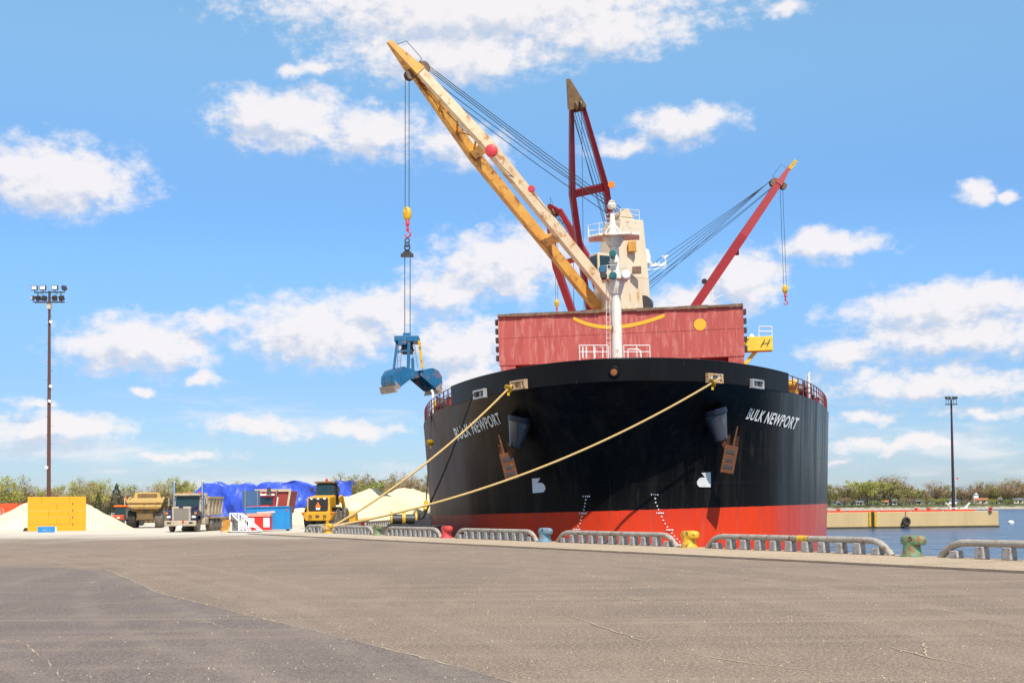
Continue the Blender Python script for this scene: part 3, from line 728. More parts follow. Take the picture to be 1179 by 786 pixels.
marks(poly_pts([(753.5, 569), (754.5, 578), (758, 587), (765, 602), (772, 612), (781, 622), (790, 634)], 18), {0: '11M', 5: '10M', 10: '9M', 15: '8M'})
marks(poly_pts([(675.5, 571), (674, 580), (672, 589), (668, 602), (663, 611), (657, 622), (650, 633)], 18), {0: '11M', 5: '10M', 10: '9M', 15: '8M'})

# ---- chocks, bow eye, rat guards' side
def chock(px, py, w, body, roller):
    p, n = hull_hit(px, py+6)
    p = SP(px, py, p.y); sg = 1 if p.x > 0 else -1
    e = .4; tng = (bul(p.y+e, sg)-bul(p.y-e, sg)).normalized(); nn = V(tng.y, -tng.x, 0)*sg
    if nn.x*sg < 0: nn = -nn
    c = bul(p.y, sg)+nn*.10; c.z = p.z
    rot = Matrix((tng, nn, V(0, 0, 1))).transposed()
    f = MB()
    for dz in (-.21, .21): f.box(c+V(0, 0, dz), (w, .26, .10), rot)
    for dx in (-w/2, w/2): f.box(c+tng*dx, (.14, .26, .52), rot)
    f.box(c-nn*.06, (w*.92, .05, .34), rot)
    o = f.build('chock', body, bulwark, bevel=.02)
    for dx in (-w*.27, w*.27): MB().cyl(c+tng*dx+V(0, 0, -.16), c+tng*dx+V(0, 0, .16), .12, seg=12).build('roller', roller, o, smooth=True)
    return c+nn*.45
M['chock_rust'] = mat('chock_rust', (.55, .30, .08), (.48, .40, .32), .6, scale=3, c3=(.25, .08, .03), c3_amt=.4)
M['chock_silver'] = mat('chock_silver', (.60, .59, .56), (.45, .44, .42), .4, metal=.4, scale=3, c3=(.5, .26, .05), c3_amt=.3)
CH_L = chock(603, 443, 1.25, M['chock_rust'], M['chock_rust']); CH_L2 = chock(558, 453.5, 1.5, M['chock_silver'], M['dark_steel'])
CH_R = chock(816, 436, 1.15, M['chock_rust'], M['chock_silver']); CH_R2 = chock(866.5, 442.5, 1.35, M['chock_silver'], M['dark_steel'])
c = SP(707, 428, 0.0); c = V(c.x, bul(0, 1).y, c.z)
rx = Matrix.Rotation(R(90), 3, 'X')
# follow the rounded bow at that height
c.y = next(s/100 for s in range(0, 400) if halfb(s/100, DZ) >= abs(c.x))-.06
eye = MB().torus(c, .24, .08, rx, 28, 10).build('bow_eye', M['black_paint'], bulwark, smooth=True)
MB().lathe([(.20, 0), (.18, .04)], c, rx, 20).build('bow_eye_disc', M['rust'], eye)

# ---- anchors and bolsters
for sg in (1, -1):
    if sg > 0: A, nA = hull_hit(822, 474); Bp = SP(830, 505, A.y+.15); C_ = SP(842, 513, A.y+.1)
    else:
        A, nA = hull_hit(822, 474); A = V(-A.x, A.y, A.z); nA = V(-nA.x, nA.y, nA.z)
        Bp = SP(830, 505, A.y+.15); Bp.x *= -1; C_ = SP(842, 513, A.y+.1); C_.x *= -1
    ax = (Bp-A).normalized(); rot = ax.to_track_quat('Z', 'Y').to_matrix(); L = (Bp-A).length
    o = MB().lathe([(.72, -.1), (.72, 0), (.70, .10), (.40, L-.15), (.42, L-.02), (.38, L+.10), (.26, L+.12)], A, rot, 32).build('anchor_bolster', M.setdefault('bolster', mat('bolster', (.030, .032, .042), (.065, .065, .075), .2, spec=.7, scale=1.2, stretch=(1, 1, .3), c3=(.16, .15, .15), c3_amt=.15)), ship, smooth=True)
    MB().lathe([(.60, -.14), (.745, -.12), (.745, .02), (.735, .16), (.70, .18)], A, rot, 32).build('rim', M.setdefault('navy', mat('navy', (.008, .012, .028), None, .4)), o, smooth=True)
    # anchor: crown block with two flukes and the shank going up into the pipe
    tip = SP(836, 545, A.y+.1) if sg > 0 else SP(836, 545, A.y+.1)*1.0
    if sg < 0: tip = V(-tip.x, tip.y, tip.z)
    d = (C_-tip).normalized(); sd = V(d.z, 0, -d.x)*sg; fwd = V(0, -1, 0)
    rt = Matrix((sd, -fwd, d)).transposed()
    ctr = (C_+tip)/2+fwd*.35
    a = MB()
    a.box(ctr, (.74, .30, 1.55), rt)
    an = a.build('anchor', M['anchor_rust'], ship, bevel=.03)
    f = MB()
    for dx in (-.24, .24):
        f.hexa([ctr+sd*(dx-.13)+d*.75+fwd*.0, ctr+sd*(dx+.13)+d*.75, ctr+sd*(dx+.13)+d*.75-fwd*.2, ctr+sd*(dx-.13)+d*.75-fwd*.2,
                ctr+sd*(dx-.05)+d*1.35+fwd*.25, ctr+sd*(dx+.05)+d*1.35+fwd*.25, ctr+sd*(dx+.05)+d*1.35+fwd*.15, ctr+sd*(dx-.05)+d*1.35+fwd*.15])
    f.bar(ctr+sd*.1+d*.7, ctr+sd*.12+d*1.9, .13, .13, w1=.05, h1=.05)
    f.build('fluke', M['anchor_rust'], an)
    h = MB()
    for dz, w in ((.42, .46), (-.05, .34), (-.42, .5)): h.box(ctr+d*dz+fwd*.155, (w, .03, .2), rt)
    h.build('recess', M['dark_steel'], an)
    s_ = MB(); s_.bar(ctr+d*.3, A+ax*(L-.2), .22, .22); s_.build('shank', M['anchor_rust'], an)

# ---- side rails aft of the bulwark
for sg in (-1, 1):
    r = MB(); pts = [bul(s, sg)-V(sg*.12, 0, 0) for s in [BS+.1+i*.7 for i in range(62)]]
    for i, p in enumerate(pts):
        if i % 2 == 0: r.bar(p, p+V(0, 0, 1.05), .07, .05)
    for h in (.38, .72, 1.05): r.tube([p+V(0, 0, h) for p in pts], .03, 5)
    r.build('deck_railing', M['deck_red'] if False else M.setdefault('rail_maroon', mat('rail_maroon', (.22, .03, .03), (.16, .03, .025), .6, scale=2)), ship)
# ---- mooring gear seen between the rails
def on_deck(px, py_base, s_from):
    o, d = ship_ray(px, py_base); k = (DZ-o.z)/d.z; return o+d*k
def deck_at(px, s):   # point on deck (DZ) at station s under that column
    p = SP(px, 460, s); return V(p.x, s, DZ)
for sg, cols in ((1, (897+6, 912, 926, 944)), (-1, (505, 515, 521, 527))):
    for i, px in enumerate(cols):
        s = (15.5, 17.8, 20.5, 27.5)[i] if sg > 0 else (27.5, 21, 18.6, 15.6)[i]
        b_ = halfb(s, DZ)-.75; p = V(sg*b_, s, DZ)
        if (sg > 0 and i == 0) or (sg < 0 and i == 1):
            w = MB(); w.box(p+V(0, 0, .5), (.8, .7, 1.0), top=(.75, .75)); w.cyl(p+V(-.3, -.4, .75), p+V(.3, -.4, .75), .28, seg=14)
            o = w.build('rope_guide', M['hook_yellow'], ship, bevel=.04)
        elif i in (1, 2):
            w = MB(); w.cyl(p+V(-.35, 0, .55), p+V(.35, 0, .55), .42, seg=18); w.cyl(p+V(-.42, 0, .55), p+V(-.35, 0, .55), .58, seg=18); w.cyl(p+V(.35, 0, .55), p+V(.42, 0, .55), .58, seg=18); w.box(p+V(0, .3, .2), (1.1, .8, .4))
            w.build('mooring_winch', M['dark_steel'], ship, smooth=True)
        else:
            w = MB()
            for dy in (-.35, .35): w.cyl(p+V(0, dy, 0), p+V(0, dy, .7), .2, seg=14); w.cyl(p+V(0, dy, .7), p+V(0, dy, .76), .25, seg=14)
            w.build('bitts', M['rail_maroon'], ship, smooth=True)
    s = 20.0 if sg > 0 else 22.0
    p = V(sg*(halfb(s, DZ)-.4), s, DZ); MB().tube([p, p+V(0, 0, 1.7), p+V(sg*.1, 0, 1.9)], .09, 8).build('vent_post', M['white_clean'], ship)
# low white rail frame and red locker in front of the mast
S_R = 5.2
r = MB()
def RP(px, py, s=S_R): return SP(px, py, s)
for x0, x1 in ((667, 700), (718, 748)):
    for y in (397.5, 405): r.tube([RP(x0, y), RP(x1, y)], .03, 6)
    for x in (x0, (x0+x1)/2, x1): r.tube([RP(x, 397.5), V(RP(x, 397.5).x, S_R, DZ)], .03, 6)
r.tube([RP(671, 412), RP(671, 399), RP(675, 399), RP(675, 412)], .045, 6); r.tube([RP(685, 412), RP(685, 399.5), RP(694, 399.5), RP(694, 412)], .04, 6)
r.tube([RP(723, 412), RP(723, 402), RP(734, 402), RP(737.5, 404), RP(738, 412)], .045, 6)
r.build('rail_frame', M['white'], ship, smooth=True)
c = SP(703, 409, 5.9); MB().box(V(c.x, 5.9, DZ+.85), (1.15, .7, 1.7)).build('deck_locker', M['deck_red'], ship, bevel=.03)

# ---- hatch cover standing open on its edge
S_H = 27.0
tl, tr_ = SP(573, 362.5, S_H), SP(855.5, 353.5, S_H); bl_ = SP(574, 420.5, S_H)
xl, xr = tl.x, tr_.x; zt = (tl.z+tr_.z)/2; zb = SP(640, 418.5, S_H).z
M['hatch_red'] = mat('hatch_red', (.46, .095, .076), (.37, .068, .055), .75, scale=.9, stretch=(1.6, 1, .22), amt=.5, c3=(.50, .17, .135), c3_amt=.42, c3_scale=2.6, bump=.15)
M['rim_rust'] = mat('rim_rust', (.10, .05, .03), (.25, .18, .12), .85, scale=2.5, c3=(.35, .16, .05), c3_amt=.3)
mb = MB(); mb.box(((xl+xr)/2, S_H+.45, (zt+zb)/2), (xr-xl, .9, zt-zb))
hc = mb.build('hatch_cover', M['hatch_red'], ship, bevel=.03)
mb = MB()
for i in range(1, 30):   # shallow plate buckles between stiffeners
    x = xl+(xr-xl)*i/30; mb.box((x, S_H-.006, (zt+zb)/2), (.05, .02, zt-zb-.5))
mb.box(((xl+xr)/2, S_H-.008, zb+(zt-zb)*.56), (xr-xl-.3, .024, .06))
mb.build('stiffeners', M['hatch_red'], hc)
mb = MB(); x = xl
while x < xr-.1:
    w = min(random.uniform(.4, 1.2), xr-x); mb.box((x+w/2, S_H+.4, zt+.03), (w, 1.1+random.uniform(-.05, .1), .2+random.uniform(-.04, .06))); x += w
mb.build('gasket_rim', M['rim_rust'], hc)
mb = MB()
for sx in (xl-.12, xr+.12):
    for k in range(5): MB().box((sx, S_H+.45, zb+.6+k*(zt-zb-1)/4), (.24, .5, .4)).build('hinge', M['dark_steel'], hc, bevel=.03)
mb = MB(); mb.box(((xl+xr)/2, S_H+1.7, (zt+zb)/2-.1), (xr-xl-.1, .8, zt-zb-.2)); mb.build('rear_panel', M['hatch_red'], hc)
M['mark_yellow'] = mat('mark_yellow', (.78, .45, .02), (.70, .38, .02), .6, scale=2, c3=(.5, .14, .08), c3_amt=.25)
mb = MB(); A_, Bm, C2 = SP(660, 366, S_H), SP(706, 376.5, S_H), SP(765, 363, S_H)
arc = []
for i in range(25):
    u = i/24; p = A_*(1-u)**2+(Bm*2-(A_+C2)*.5)*2*u*(1-u)+C2*u*u; arc.append(p)
for p, q_ in zip(arc, arc[1:]):
    dy = .135; mb.face([(p.x, S_H-.024, p.z-dy), (q_.x, S_H-.024, q_.z-dy), (q_.x, S_H-.024, q_.z+dy), (p.x, S_H-.024, p.z+dy)])
mb.build('painted_arc', M['mark_yellow'], hc)
c = SP(806, 373.5, S_H); mb = MB(); mb.face([(c.x+.44*math.cos(a*math.pi/16), S_H-.024, c.z+.44*math.sin(a*math.pi/16)) for a in range(32)]); mb.build('painted_disc', M['mark_yellow'], hc)
# coaming under it with dark gaps and uprights
mb = MB(); mb.box(((xl+xr)/2, S_H+11.2, (DZ+zb+.4)/2), (xr-xl-.5, 20, zb+.4-DZ)); mb.build('hatch_coaming', M['deck_red'], ship, bevel=.03)
mb = MB()
for px in (633, 797, 848, 585): p = SP(px, 420, S_H); MB().box((p.x, S_H+.45, (DZ+zb)/2), (1.1, .8, zb-DZ-.01)).build('coaming_post', M['hatch_red'], ship)

# ---- foremast
S_M = 7.2
def MP(px, py, ds=0): return SP(px, py, S_M+ds)
mb = MB(); p0 = MP(710.5, 420); p0.z = DZ
mb.tube([p0, MP(709, 330), MP(707, 272), MP(705.8, 262)], [.33, .28, .25, .23], 20)
mast = mb.build('foremast', M['mast_white'], ship, smooth=True)
mb = MB()
for dx in (-.10, .10): mb.tube([p0+V(dx-.5, -.1, 1), MP(709, 325)+V(dx-.45, -.1, 0)], .020, 6)
k = 0
while p0.z+1+k*.3 < MP(709, 325).z: 
    z = p0.z+1+k*.3; f = (z-p0.z)/(MP(709, 325).z-p0.z); xx = p0.x*(1-f)+MP(709, 325).x*f
    mb.tube([V(xx-.58, S_M-.1, z), V(xx-.38, S_M-.1, z)], .012, 5); k += 1
mb.build('ladder', M['mast_white'], mast)
def mast_platform(px, py, w, d, rail_h, name):
    c = MP(px, py); f = MB()
    pts = [V(c.x-w/2, S_M-d*.25, c.z), V(c.x-w*.28, S_M-d/2, c.z), V(c.x+w*.28, S_M-d/2, c.z), V(c.x+w/2, S_M-d*.25, c.z), V(c.x+w/2, S_M+d/2, c.z), V(c.x-w/2, S_M+d/2, c.z)]
    f.prism(pts, (0, 0, .14)); o = f.build(name, M['mast_white'], mast, bevel=.02)
    g = MB(); ring = pts+[pts[0]]
    for a, b_ in zip(ring, ring[1:]):
        for h in (rail_h*.5, rail_h): g.tube([a+V(0, 0, h), b_+V(0, 0, h)], .017, 5)
        n = max(1, int((b_-a).length/.6))
        for i in range(n): g.tube([a+(b_-a)*(i/n), a+(b_-a)*(i/n)+V(0, 0, rail_h)], .022, 5)
    g.build('guard_rail', M['mast_white'], o)
    return c, o
c2, pf2 = mast_platform(707, 274, 2.95, 1.8, .72, 'platform')
mb = MB(); mb.lathe([(.34, -.5), (.62, -.06), (.62, 0)], c2, None, 20); mb.build('platform_bracket', M['mast_white'], mast, smooth=True)
c1, pf1 = mast_platform(708, 323, 1.45, 1.3, .8, 'platform')
mb = MB(); mb.lathe([(.36, -.8), (.62, -.03), (.62, 0)], c1, None, 16); mb.build('platform_bracket', M['mast_white'], mast, smooth=True)
mb = MB(); top = MP(704.5, 236)
mb.tube([MP(705.8, 272), MP(705, 252), MP(704.8, 246)], [.27, .15, .13], 14); mb.lathe([(.13, -.25), (.24, -.2), (.27, 0), (.19, .12), (.22, .18), (.08, .28)], top, None, 14)
mb.build('mast_head', M['mast_white'], mast, smooth=True)
mb = MB()
for a in (0, 1, 2, 3): mb.bar(c2+V(.75*math.cos(a*1.57+.6), .6*math.sin(a*1.57+.6), .1), MP(705.3, 255), .05, .05)
mb.build('mast_stay', M['mast_white'], mast)
M['teal'] = mat('teal', (.02, .16, .15), (.015, .10, .10), .4, scale=3)
for px, py, r_, mt in ((705.5, 293, .2, 'teal'), (706, 318, .22, 'teal'), (694, 311, .24, 'steel_blue'), (721, 317, .26, 'white_clean'), (695, 318, .2, 'dark_steel')):
    c = MP(px, py, -.55); f = MB(); f.lathe([(r_*.5, 0), (r_, .12), (r_, .3), (r_*.8, .34)], c, Matrix.Rotation(R(90), 3, 'X'), 16); f.box(c+V(0, .2, -.1), (r_*1.4, .3, r_*.8))
    f.build('signal_lamp', M[mt], mast, smooth=True)
c = MP(706, 296, -.4); MB().box(c+V(0, .1, -.28), (.5, .5, .08)).build('lamp_shelf', M['mast_white'], mast)
# ------------------------------------------------------------------ deck cranes (ship parts; booms, wires and hooks are their sub-parts)
def WS(px, py, Z): return SI @ P(px, py, Z*KS)
def to_ship(v): return SI.to_3x3() @ Vector(v)
def sag_line(a, b_, sag, n=10):
    return [a+(b_-a)*(i/n)-V(0, 0, 4*sag*(i/n)*(1-i/n)) for i in range(n+1)]
def crane(s, azim, piv, neck, nose, side, mats, house_mat, spread=1.6, tipw=.45, gw=.85, gh=1.15, cross=(.35, .62), wires=3, brace=True, wsp=.38, wv=0.0, cabpos=None, hw=1.0, xo=0.0):
    """s: station; azim: heading of the jib (ship space); piv/neck/nose: jib foot, jib head and tip (ship space)"""
    rz = Matrix.Rotation(azim, 3, 'Z'); f = rz @ V(0, -1, 0); r_ = rz @ V(1, 0, 0)
    base = V(xo, s, DZ)
    b = MB(); b.lathe([(2.0, 0), (2.0, 8.6), (2.25, 8.7), (2.25, 9.3)], base, None, 28)
    z0, z1 = DZ+9.3, DZ+20.1
    def lvl(z, fw, bk, w): return [base+f*fw+r_*(-w)+V(0, 0, z-DZ), base+f*fw+r_*w+V(0, 0, z-DZ), base-f*bk+r_*w+V(0, 0, z-DZ), base-f*bk+r_*(-w)+V(0, 0, z-DZ)]
    b.hexa(lvl(z0, 1.7*hw, 1.7*hw, 1.75*hw)+lvl(z0+5.2, 1.4*hw, 1.6*hw, 1.6*hw)); b.hexa(lvl(z0+5.2, 1.4*hw, 1.6*hw, 1.6*hw)+lvl(z1, .6*hw, 1.5*hw, 1.25*hw))
    o = b.build('deck_crane', house_mat, ship, bevel=.05)
    top = base-f*.4+V(0, 0, z1-DZ)
    h = MB()
    for k in (-.7, .7): h.prism([top+r_*k-f*.9, top+r_*k+f*.9, top+r_*k+f*.5+V(0, 0, .9), top+r_*k-f*.2+V(0, 0, 1.2)], r_*.14)
    for k in (-.35, 0, .35): h.cyl(top+r_*(k-.09)+V(0, 0, .7), top+r_*(k+.09)+V(0, 0, .7), .45, seg=16)
    h.build('top_sheaves', house_mat, o)
    g = MB(); ring = [top+r_*i*1.3+f*j*1.1 for i, j in ((-1, -1), (1, -1), (1, .9), (-1, .9))]; ring.append(ring[0])
    for a, c in zip(ring, ring[1:]):
        for hh in (.5, .95): g.tube([a+V(0, 0, hh), c+V(0, 0, hh)], .028, 5)
        g.tube([a, a+V(0, 0, .95)], .028, 5)
    g.build('guard_rail', M['white'], o)
    c_ = cabpos if cabpos is not None else base+f*1.9+r_*1.0+V(0, 0, z0-DZ+2.3); cb = MB(); cb.box(c_, (1.5, 1.5, 2.1), rz); cab = cb.build('cab', house_mat, o, bevel=.06)
    cg = MB(); cg.box(c_+f*.72+V(0, 0, .2), (1.2, .14, 1.3), rz)
    for q in (-1, 1): cg.box(c_+r_*(q*.72)+V(0, 0, .25), (.14, 1.1, 1.1), rz)
    cg.build('cab_window', M['glass_dark'], o)
    # jib
    d = (neck-piv); L = d.length; d = d/L; side = (side-d*side.dot(d)).normalized(); up = side.cross(d)
    if up.z < 0: up = -up
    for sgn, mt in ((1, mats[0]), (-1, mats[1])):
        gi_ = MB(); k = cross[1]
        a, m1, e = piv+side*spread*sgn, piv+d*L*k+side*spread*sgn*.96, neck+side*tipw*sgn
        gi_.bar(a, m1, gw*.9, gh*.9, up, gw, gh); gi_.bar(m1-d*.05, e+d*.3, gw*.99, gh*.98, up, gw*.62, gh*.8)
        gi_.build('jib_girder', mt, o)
    for k in cross: MB().bar(piv+d*L*k-side*spread*.9, piv+d*L*k+side*spread*.9, .8, gh*.82, up).build('cross_beam', mats[2], o)
    if brace:
        br = MB(); n = 7; k0 = cross[1]
        for i in range(n):
            u0 = k0+(1-k0)*i/n; u1 = k0+(1-k0)*(i+1)/n; w0 = spread+(tipw-spread)*(u0-k0)/(1-k0); w1 = spread+(tipw-spread)*(u1-k0)/(1-k0); sg = 1 if i % 2 else -1
            br.bar(piv+d*L*u0+side*w0*sg*.8-up*.1, piv+d*L*u1-side*w1*sg*.8-up*.1, .16, .16)
        br.build('lattice', mats[1], o)
    hd = MB(); tdir = (nose-neck)
    hd.hexa([neck-side*(tipw+.35)-up*.55, neck+side*(tipw+.35)-up*.55, neck+side*(tipw+.35)+up*.45, neck-side*(tipw+.35)+up*.45,
             nose-side*.16-up*.02, nose+side*.16-up*.02, nose+side*.16+up*.36, nose-side*.16+up*.36])
    hd.build('jib_head', mats[3], o)
    sh = MB()
    for kk in (-.4, -.13, .13, .4): sh.cyl(neck+up*.55+side*(kk-.07), neck+up*.55+side*(kk+.07), .58, seg=18)
    for kk in (-.25, .25): sh.cyl(neck+d*.3-up*.75+side*(kk-.07), neck+d*.3-up*.75+side*(kk+.07), .45, seg=18)
    sh.build('head_sheave', M['rim_rust'], o, smooth=True)
    hp = MB(); a, c = neck+up*.9+d*.6, neck+up*.95+d*2.6
    hp.tube([neck+d*.5+up*.4, a+up*.3, c+up*.15, nose-d*.5+up*.2], .03, 5); hp.tube([a+up*.3, a-up*.2], .025, 5); hp.build('head_handrail', M['dark_steel'], o)
    w = MB()
    for i in range(wires):
        k = (i-(wires-1)/2)*wsp
        w.tube(sag_line(top+r_*k+V(0, 0, .95+k*wv), neck+up*1.05+side*k*.38/wsp*.8, .12), .036, 5)
        if i in (0, wires-1): w.tube(sag_line(top+r_*k*1.2+V(0, 0, .35), neck+up*.2+side*k*.38/wsp*.9, .35), .036, 5)
    w.build('luffing_wire', M['wire'], o)
    return o, dict(piv=piv, neck=neck, nose=nose, d=d, up=up, side=side, L=L, top=top)
def hook(parent, at, px_pts, top_pt, striped=True):
    """wires from the jib head down to a hook block whose centre is at"""
    w = MB()
    for k in (-.17, .17): w.tube([top_pt+V(k, 0, 0), at+V(k, 0, .3)], .032, 5)
    w.build('hoist_wire', M['wire'], parent)
    b = MB(); b.ball(at, .5, 3, (.75, .42, 1.25)); b.build('hook_block', M['hook_yellow'], parent, smooth=True)
    s_ = MB(); s_.lathe([(.10, 0), (.17, -.15), (.17, -.45), (.08, -.55), (.13, -.75), (.13, -.9), (.06, -1.0)], at+V(0, 0, -.55), None, 12)
    pts = []
    for i in range(13):
        a = R(90-i*22); pts.append(at+V(.24*math.cos(a)+.0, 0, -1.78+.24*math.sin(a)))
    s_.tube([at+V(0, 0, -1.4)]+pts, .07, 8); s_.build('hook', M['hook_red'], parent, smooth=True)

# crane 1 (foremost): cream, swung out over the quay, working the grab
mats1 = (M['crane_cream'], M['crane_amber'], M['crane_amber'], M['crane_amber'])  # amber: rust tone plus the lower girder's shade painted in
nk, ns, pv = WS(481, 84, 111.5), WS(446, 49, 110.2), WS(717, 374, 121)
hd_ = nk-pv; az1 = math.atan2(hd_.x, -hd_.y)
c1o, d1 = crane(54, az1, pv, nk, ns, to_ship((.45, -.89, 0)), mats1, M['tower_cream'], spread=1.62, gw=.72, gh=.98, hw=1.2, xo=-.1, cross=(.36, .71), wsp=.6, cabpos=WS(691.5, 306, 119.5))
for px, py, r_ in ((566, 174, .55), (612, 218, .3)):
    c = WS(px, py, 112.0); rot = Matrix.Rotation(R(90), 3, 'X')
    o = MB().lathe([(r_*.5, -.12), (r_, 0), (r_, .22), (r_*.9, .26)], c, rot, 20).build('jib_floodlight', M['hook_red'], c1o, smooth=True)
cw = MB()
for (a, b_) in (((484, 90), (560, 172)), ((566, 176), (612, 216)), ((612, 220), (660, 262))):
    cw.tube(sag_line(WS(*a, 112), WS(*b_, 115), .5), .03, 5)
cw.build('jib_cable', M['wire'], c1o)
cb = MB(); c = WS(728, 284, 120); cb.box(c, (.75, .5, 1.0)); cb.build('vent_box', M['crane_amber'], c1o, bevel=.03)
cb = MB(); c = WS(733, 311, 119.6); cb.box(c, (.85, .25, .65)); cb.build('side_window', M['rim_rust'], c1o)
cb = MB(); c = WS(742, 350, 121); cb.cyl(c+V(-.1, -.5, 0), c+V(.1, .6, 0), .75, seg=20); cb.build('winch_drum', M['dark_steel'], c1o, smooth=True)
HB = P(468.8, 246, 110.9*KS); hook(c1o, SI @ HB, None, WS(468.8, 84, 110.9))
# crane 2: dark red, jib raised towards the camera
m2 = (M['crane_red'],)*3+(M['head_brown'],)
nk, ns, pv = WS(664.5, 124, 137), WS(654.5, 91, 135.5), WS(702, 388, 148)
hd_ = nk-pv
c2o, d2 = crane(82, math.atan2(hd_.x, -hd_.y), pv, nk, ns, to_ship((1, .25, 0)), m2, M['tower_cream'], spread=2.0, tipw=.60, gw=.62, gh=.8, cross=(.2, .655), wires=4, brace=False)
w = MB()
for px in (658, 669.5): w.tube([WS(px, 120, 137), SI @ (P(px, 120, 137*KS)+V(0, 0, -36*KS))], .03, 5)
w.build('hoist_wire', M['wire'], c2o)
o = MB().lathe([(.2, -.1), (.36, 0), (.36, .2)], WS(704, 213, 139), Matrix.Rotation(R(90), 3, 'X'), 16).build('jib_floodlight', M['lamp_amber'], c2o)
# crane 3: red jib swung out to the far side
m3 = (M['crane_scarlet'],)*4
nk, ns, pv = WS(895, 213, 172), WS(911, 192, 172), WS(757, 416, 172)
c3o, d3 = crane(104.5, R(90), pv, nk, ns, to_ship((0, 1, 0)), m3, M['tower_cream'], spread=1.5, tipw=.5, gw=.75, gh=1.12, cross=(.4, .7), wires=5, wsp=.7, wv=1.5, brace=False)
a = d3['nose']; d_ = (d3['nose']-d3['neck']).normalized(); MB().bar(a-d_*.4, a+d_*1.0, .5, .5).build('jib_tip', M['hook_yellow'], c3o)
c = WS(904, 333, 172); hook(c3o, c, None, WS(899.5, 214, 172))
o = MB().box(WS(848, 291, 171.4), (.6, .5, .6)).build('jib_fitting', M['crane_scarlet'], c3o)
o = MB().cyl(WS(811, 324, 170.6), WS(811, 324, 171.2), .38, seg=14).build('jib_floodlight', M['dark_steel'], c3o)
# crane 4: aftmost, scarlet jib low to the left
nk, ns, pv = WS(638, 246, 198), WS(632, 235, 197), WS(706, 436, 203)
hd_ = nk-pv
c4o, d4 = crane(137, math.atan2(hd_.x, -hd_.y), pv, nk, ns, to_ship((1, -.3, 0)), (M['crane_scarlet'],)*4, M['tower_cream'], spread=2.6, tipw=1.0, gw=1.0, gh=1.25, cross=(.35, .72), wires=3, brace=False)
hook(c4o, WS(641, 349, 197.5), None, WS(641, 255, 197.5))

# ---- yellow platform at the hatch end
S_Y = 28.5
a, b_ = SP(854, 388, S_Y), SP(890, 403, S_Y)
mb = MB(); mb.box(((a.x+b_.x)/2, S_Y+.5, (a.z+b_.z)/2), (b_.x-a.x, 1.0, a.z-b_.z)); mb.bar(SP(872, 402, S_Y)+V(0, .5, 0), SP(857, 420, S_Y)+V(0, .5, 0), .28, .28)
yp = mb.build('winch_platform', M['lemon'], ship, bevel=.03)
mb = MB()
for x in (874, 889): mb.tube([SP(x, 388, S_Y)+V(0, .2, 0), SP(x, 375.5, S_Y)+V(0, .2, 0)], .035, 5)
for y in (375.5, 381): mb.tube([SP(874, y, S_Y)+V(0, .2, 0), SP(889, y, S_Y)+V(0, .2, 0)], .035, 5)
mb.build('guard_rail', M['white'], yp)
mb = MB()
def stroke(x0, y0, x1, y1, w=.07): mb.bar(SP(x0, y0, S_Y)+V(0, -.008, 0), SP(x1, y1, S_Y)+V(0, -.008, 0), .016, w, (1, 0, 0))
stroke(880.5, 391, 876, 399.5); stroke(886.5, 390.5, 883, 398.5); stroke(877, 395.7, 886, 394.2); stroke(860, 391.5, 857, 399); stroke(862, 390, 859, 392)
mb.build('stencil_mark', M['dark_steel'], yp)
mb = MB(); c = SP(866, 386.5, S_Y); mb.ball(c+V(0, .4, 0), .2, 2); mb.build('lamp', M['white_clean'], yp, smooth=True)
mb = MB()
for px, py in ((858, 424), (863, 428)): c = SP(px, py, 20); mb.box(V(c.x, 20, DZ+.8), (.5, .6, 1.5), top=(.6, .6))
mb.build('deck_vent', M['hook_yellow'], ship, bevel=.03)

# ---- accommodation, far aft, with its masts
s0 = 168
mb = MB()
for w, z0, z1, l in ((26, DZ, 14, 20), (25, 14, 20, 18), (24, 20, 26, 16), (29, 26, 29, 11)): mb.box((0, s0+l/2, (z0+z1)/2), (w, l, z1-z0))
ac = mb.build('superstructure', M['white_clean'], ship, bevel=.05)
mb = MB()
for z in (12, 17.5, 23.5): 
    for i in range(9): mb.box((-9.6+i*2.4, s0-.0, z), (.8, .1, .8))
for i in range(14): mb.box((-12.3+i*1.9, s0-.0, 27.6), (1.5, .1, 1.2))
mb.build('window', M['glass_dark'], ac)
mb = MB(); c = WS(743.5, 400, 243)
mb.tube([V(c.x, c.y, 29), V(c.x, c.y, 41), V(c.x, c.y, 48)], [.7, .55, .35], 12); mb.ball(WS(744, 292, 243), .7, 2, (1, 1, 1.3)); mb.lathe([(.5, 0), (.9, .1), (.9, 1.6), (.3, 2.0)], WS(744, 304, 243), None, 14)
mb.bar(WS(746, 305, 243), WS(767, 305, 243), .4, .5); mb.bar(WS(746, 311, 243), WS(766, 308, 243), .15, .15)
mb.tube([WS(766, 307, 243), WS(766, 295, 243)], .16, 8); mb.bar(WS(762, 295.5, 243), WS(769, 294.5, 243), .25, .35)
for i in range(4): mb.tube([WS(750+i*4.5, 305, 243), WS(750+i*4.5, 301.5, 243)], .1, 6)
mb.build('radar_mast', M['white_clean'], ac, smooth=True)
mb = MB(); mb.tube([WS(741, 345, 242.5), WS(741, 322, 242.5)], .5, 10); mb.build('mast_light', M['deck_red'], ac)
mb = MB(); mb.cyl((6, 186, DZ), (6, 186, 31), 2.2, seg=20); mb.build('funnel', M['deck_red'], ac)
mb = MB(); mb.tube([WS(820.5, 360, 150), WS(820.5, 333, 150)], .05, 6); mb.tube([WS(820.5, 345, 150), WS(833, 339, 150)], .04, 5); mb.build('antenna_post', M['white_clean'], ship)

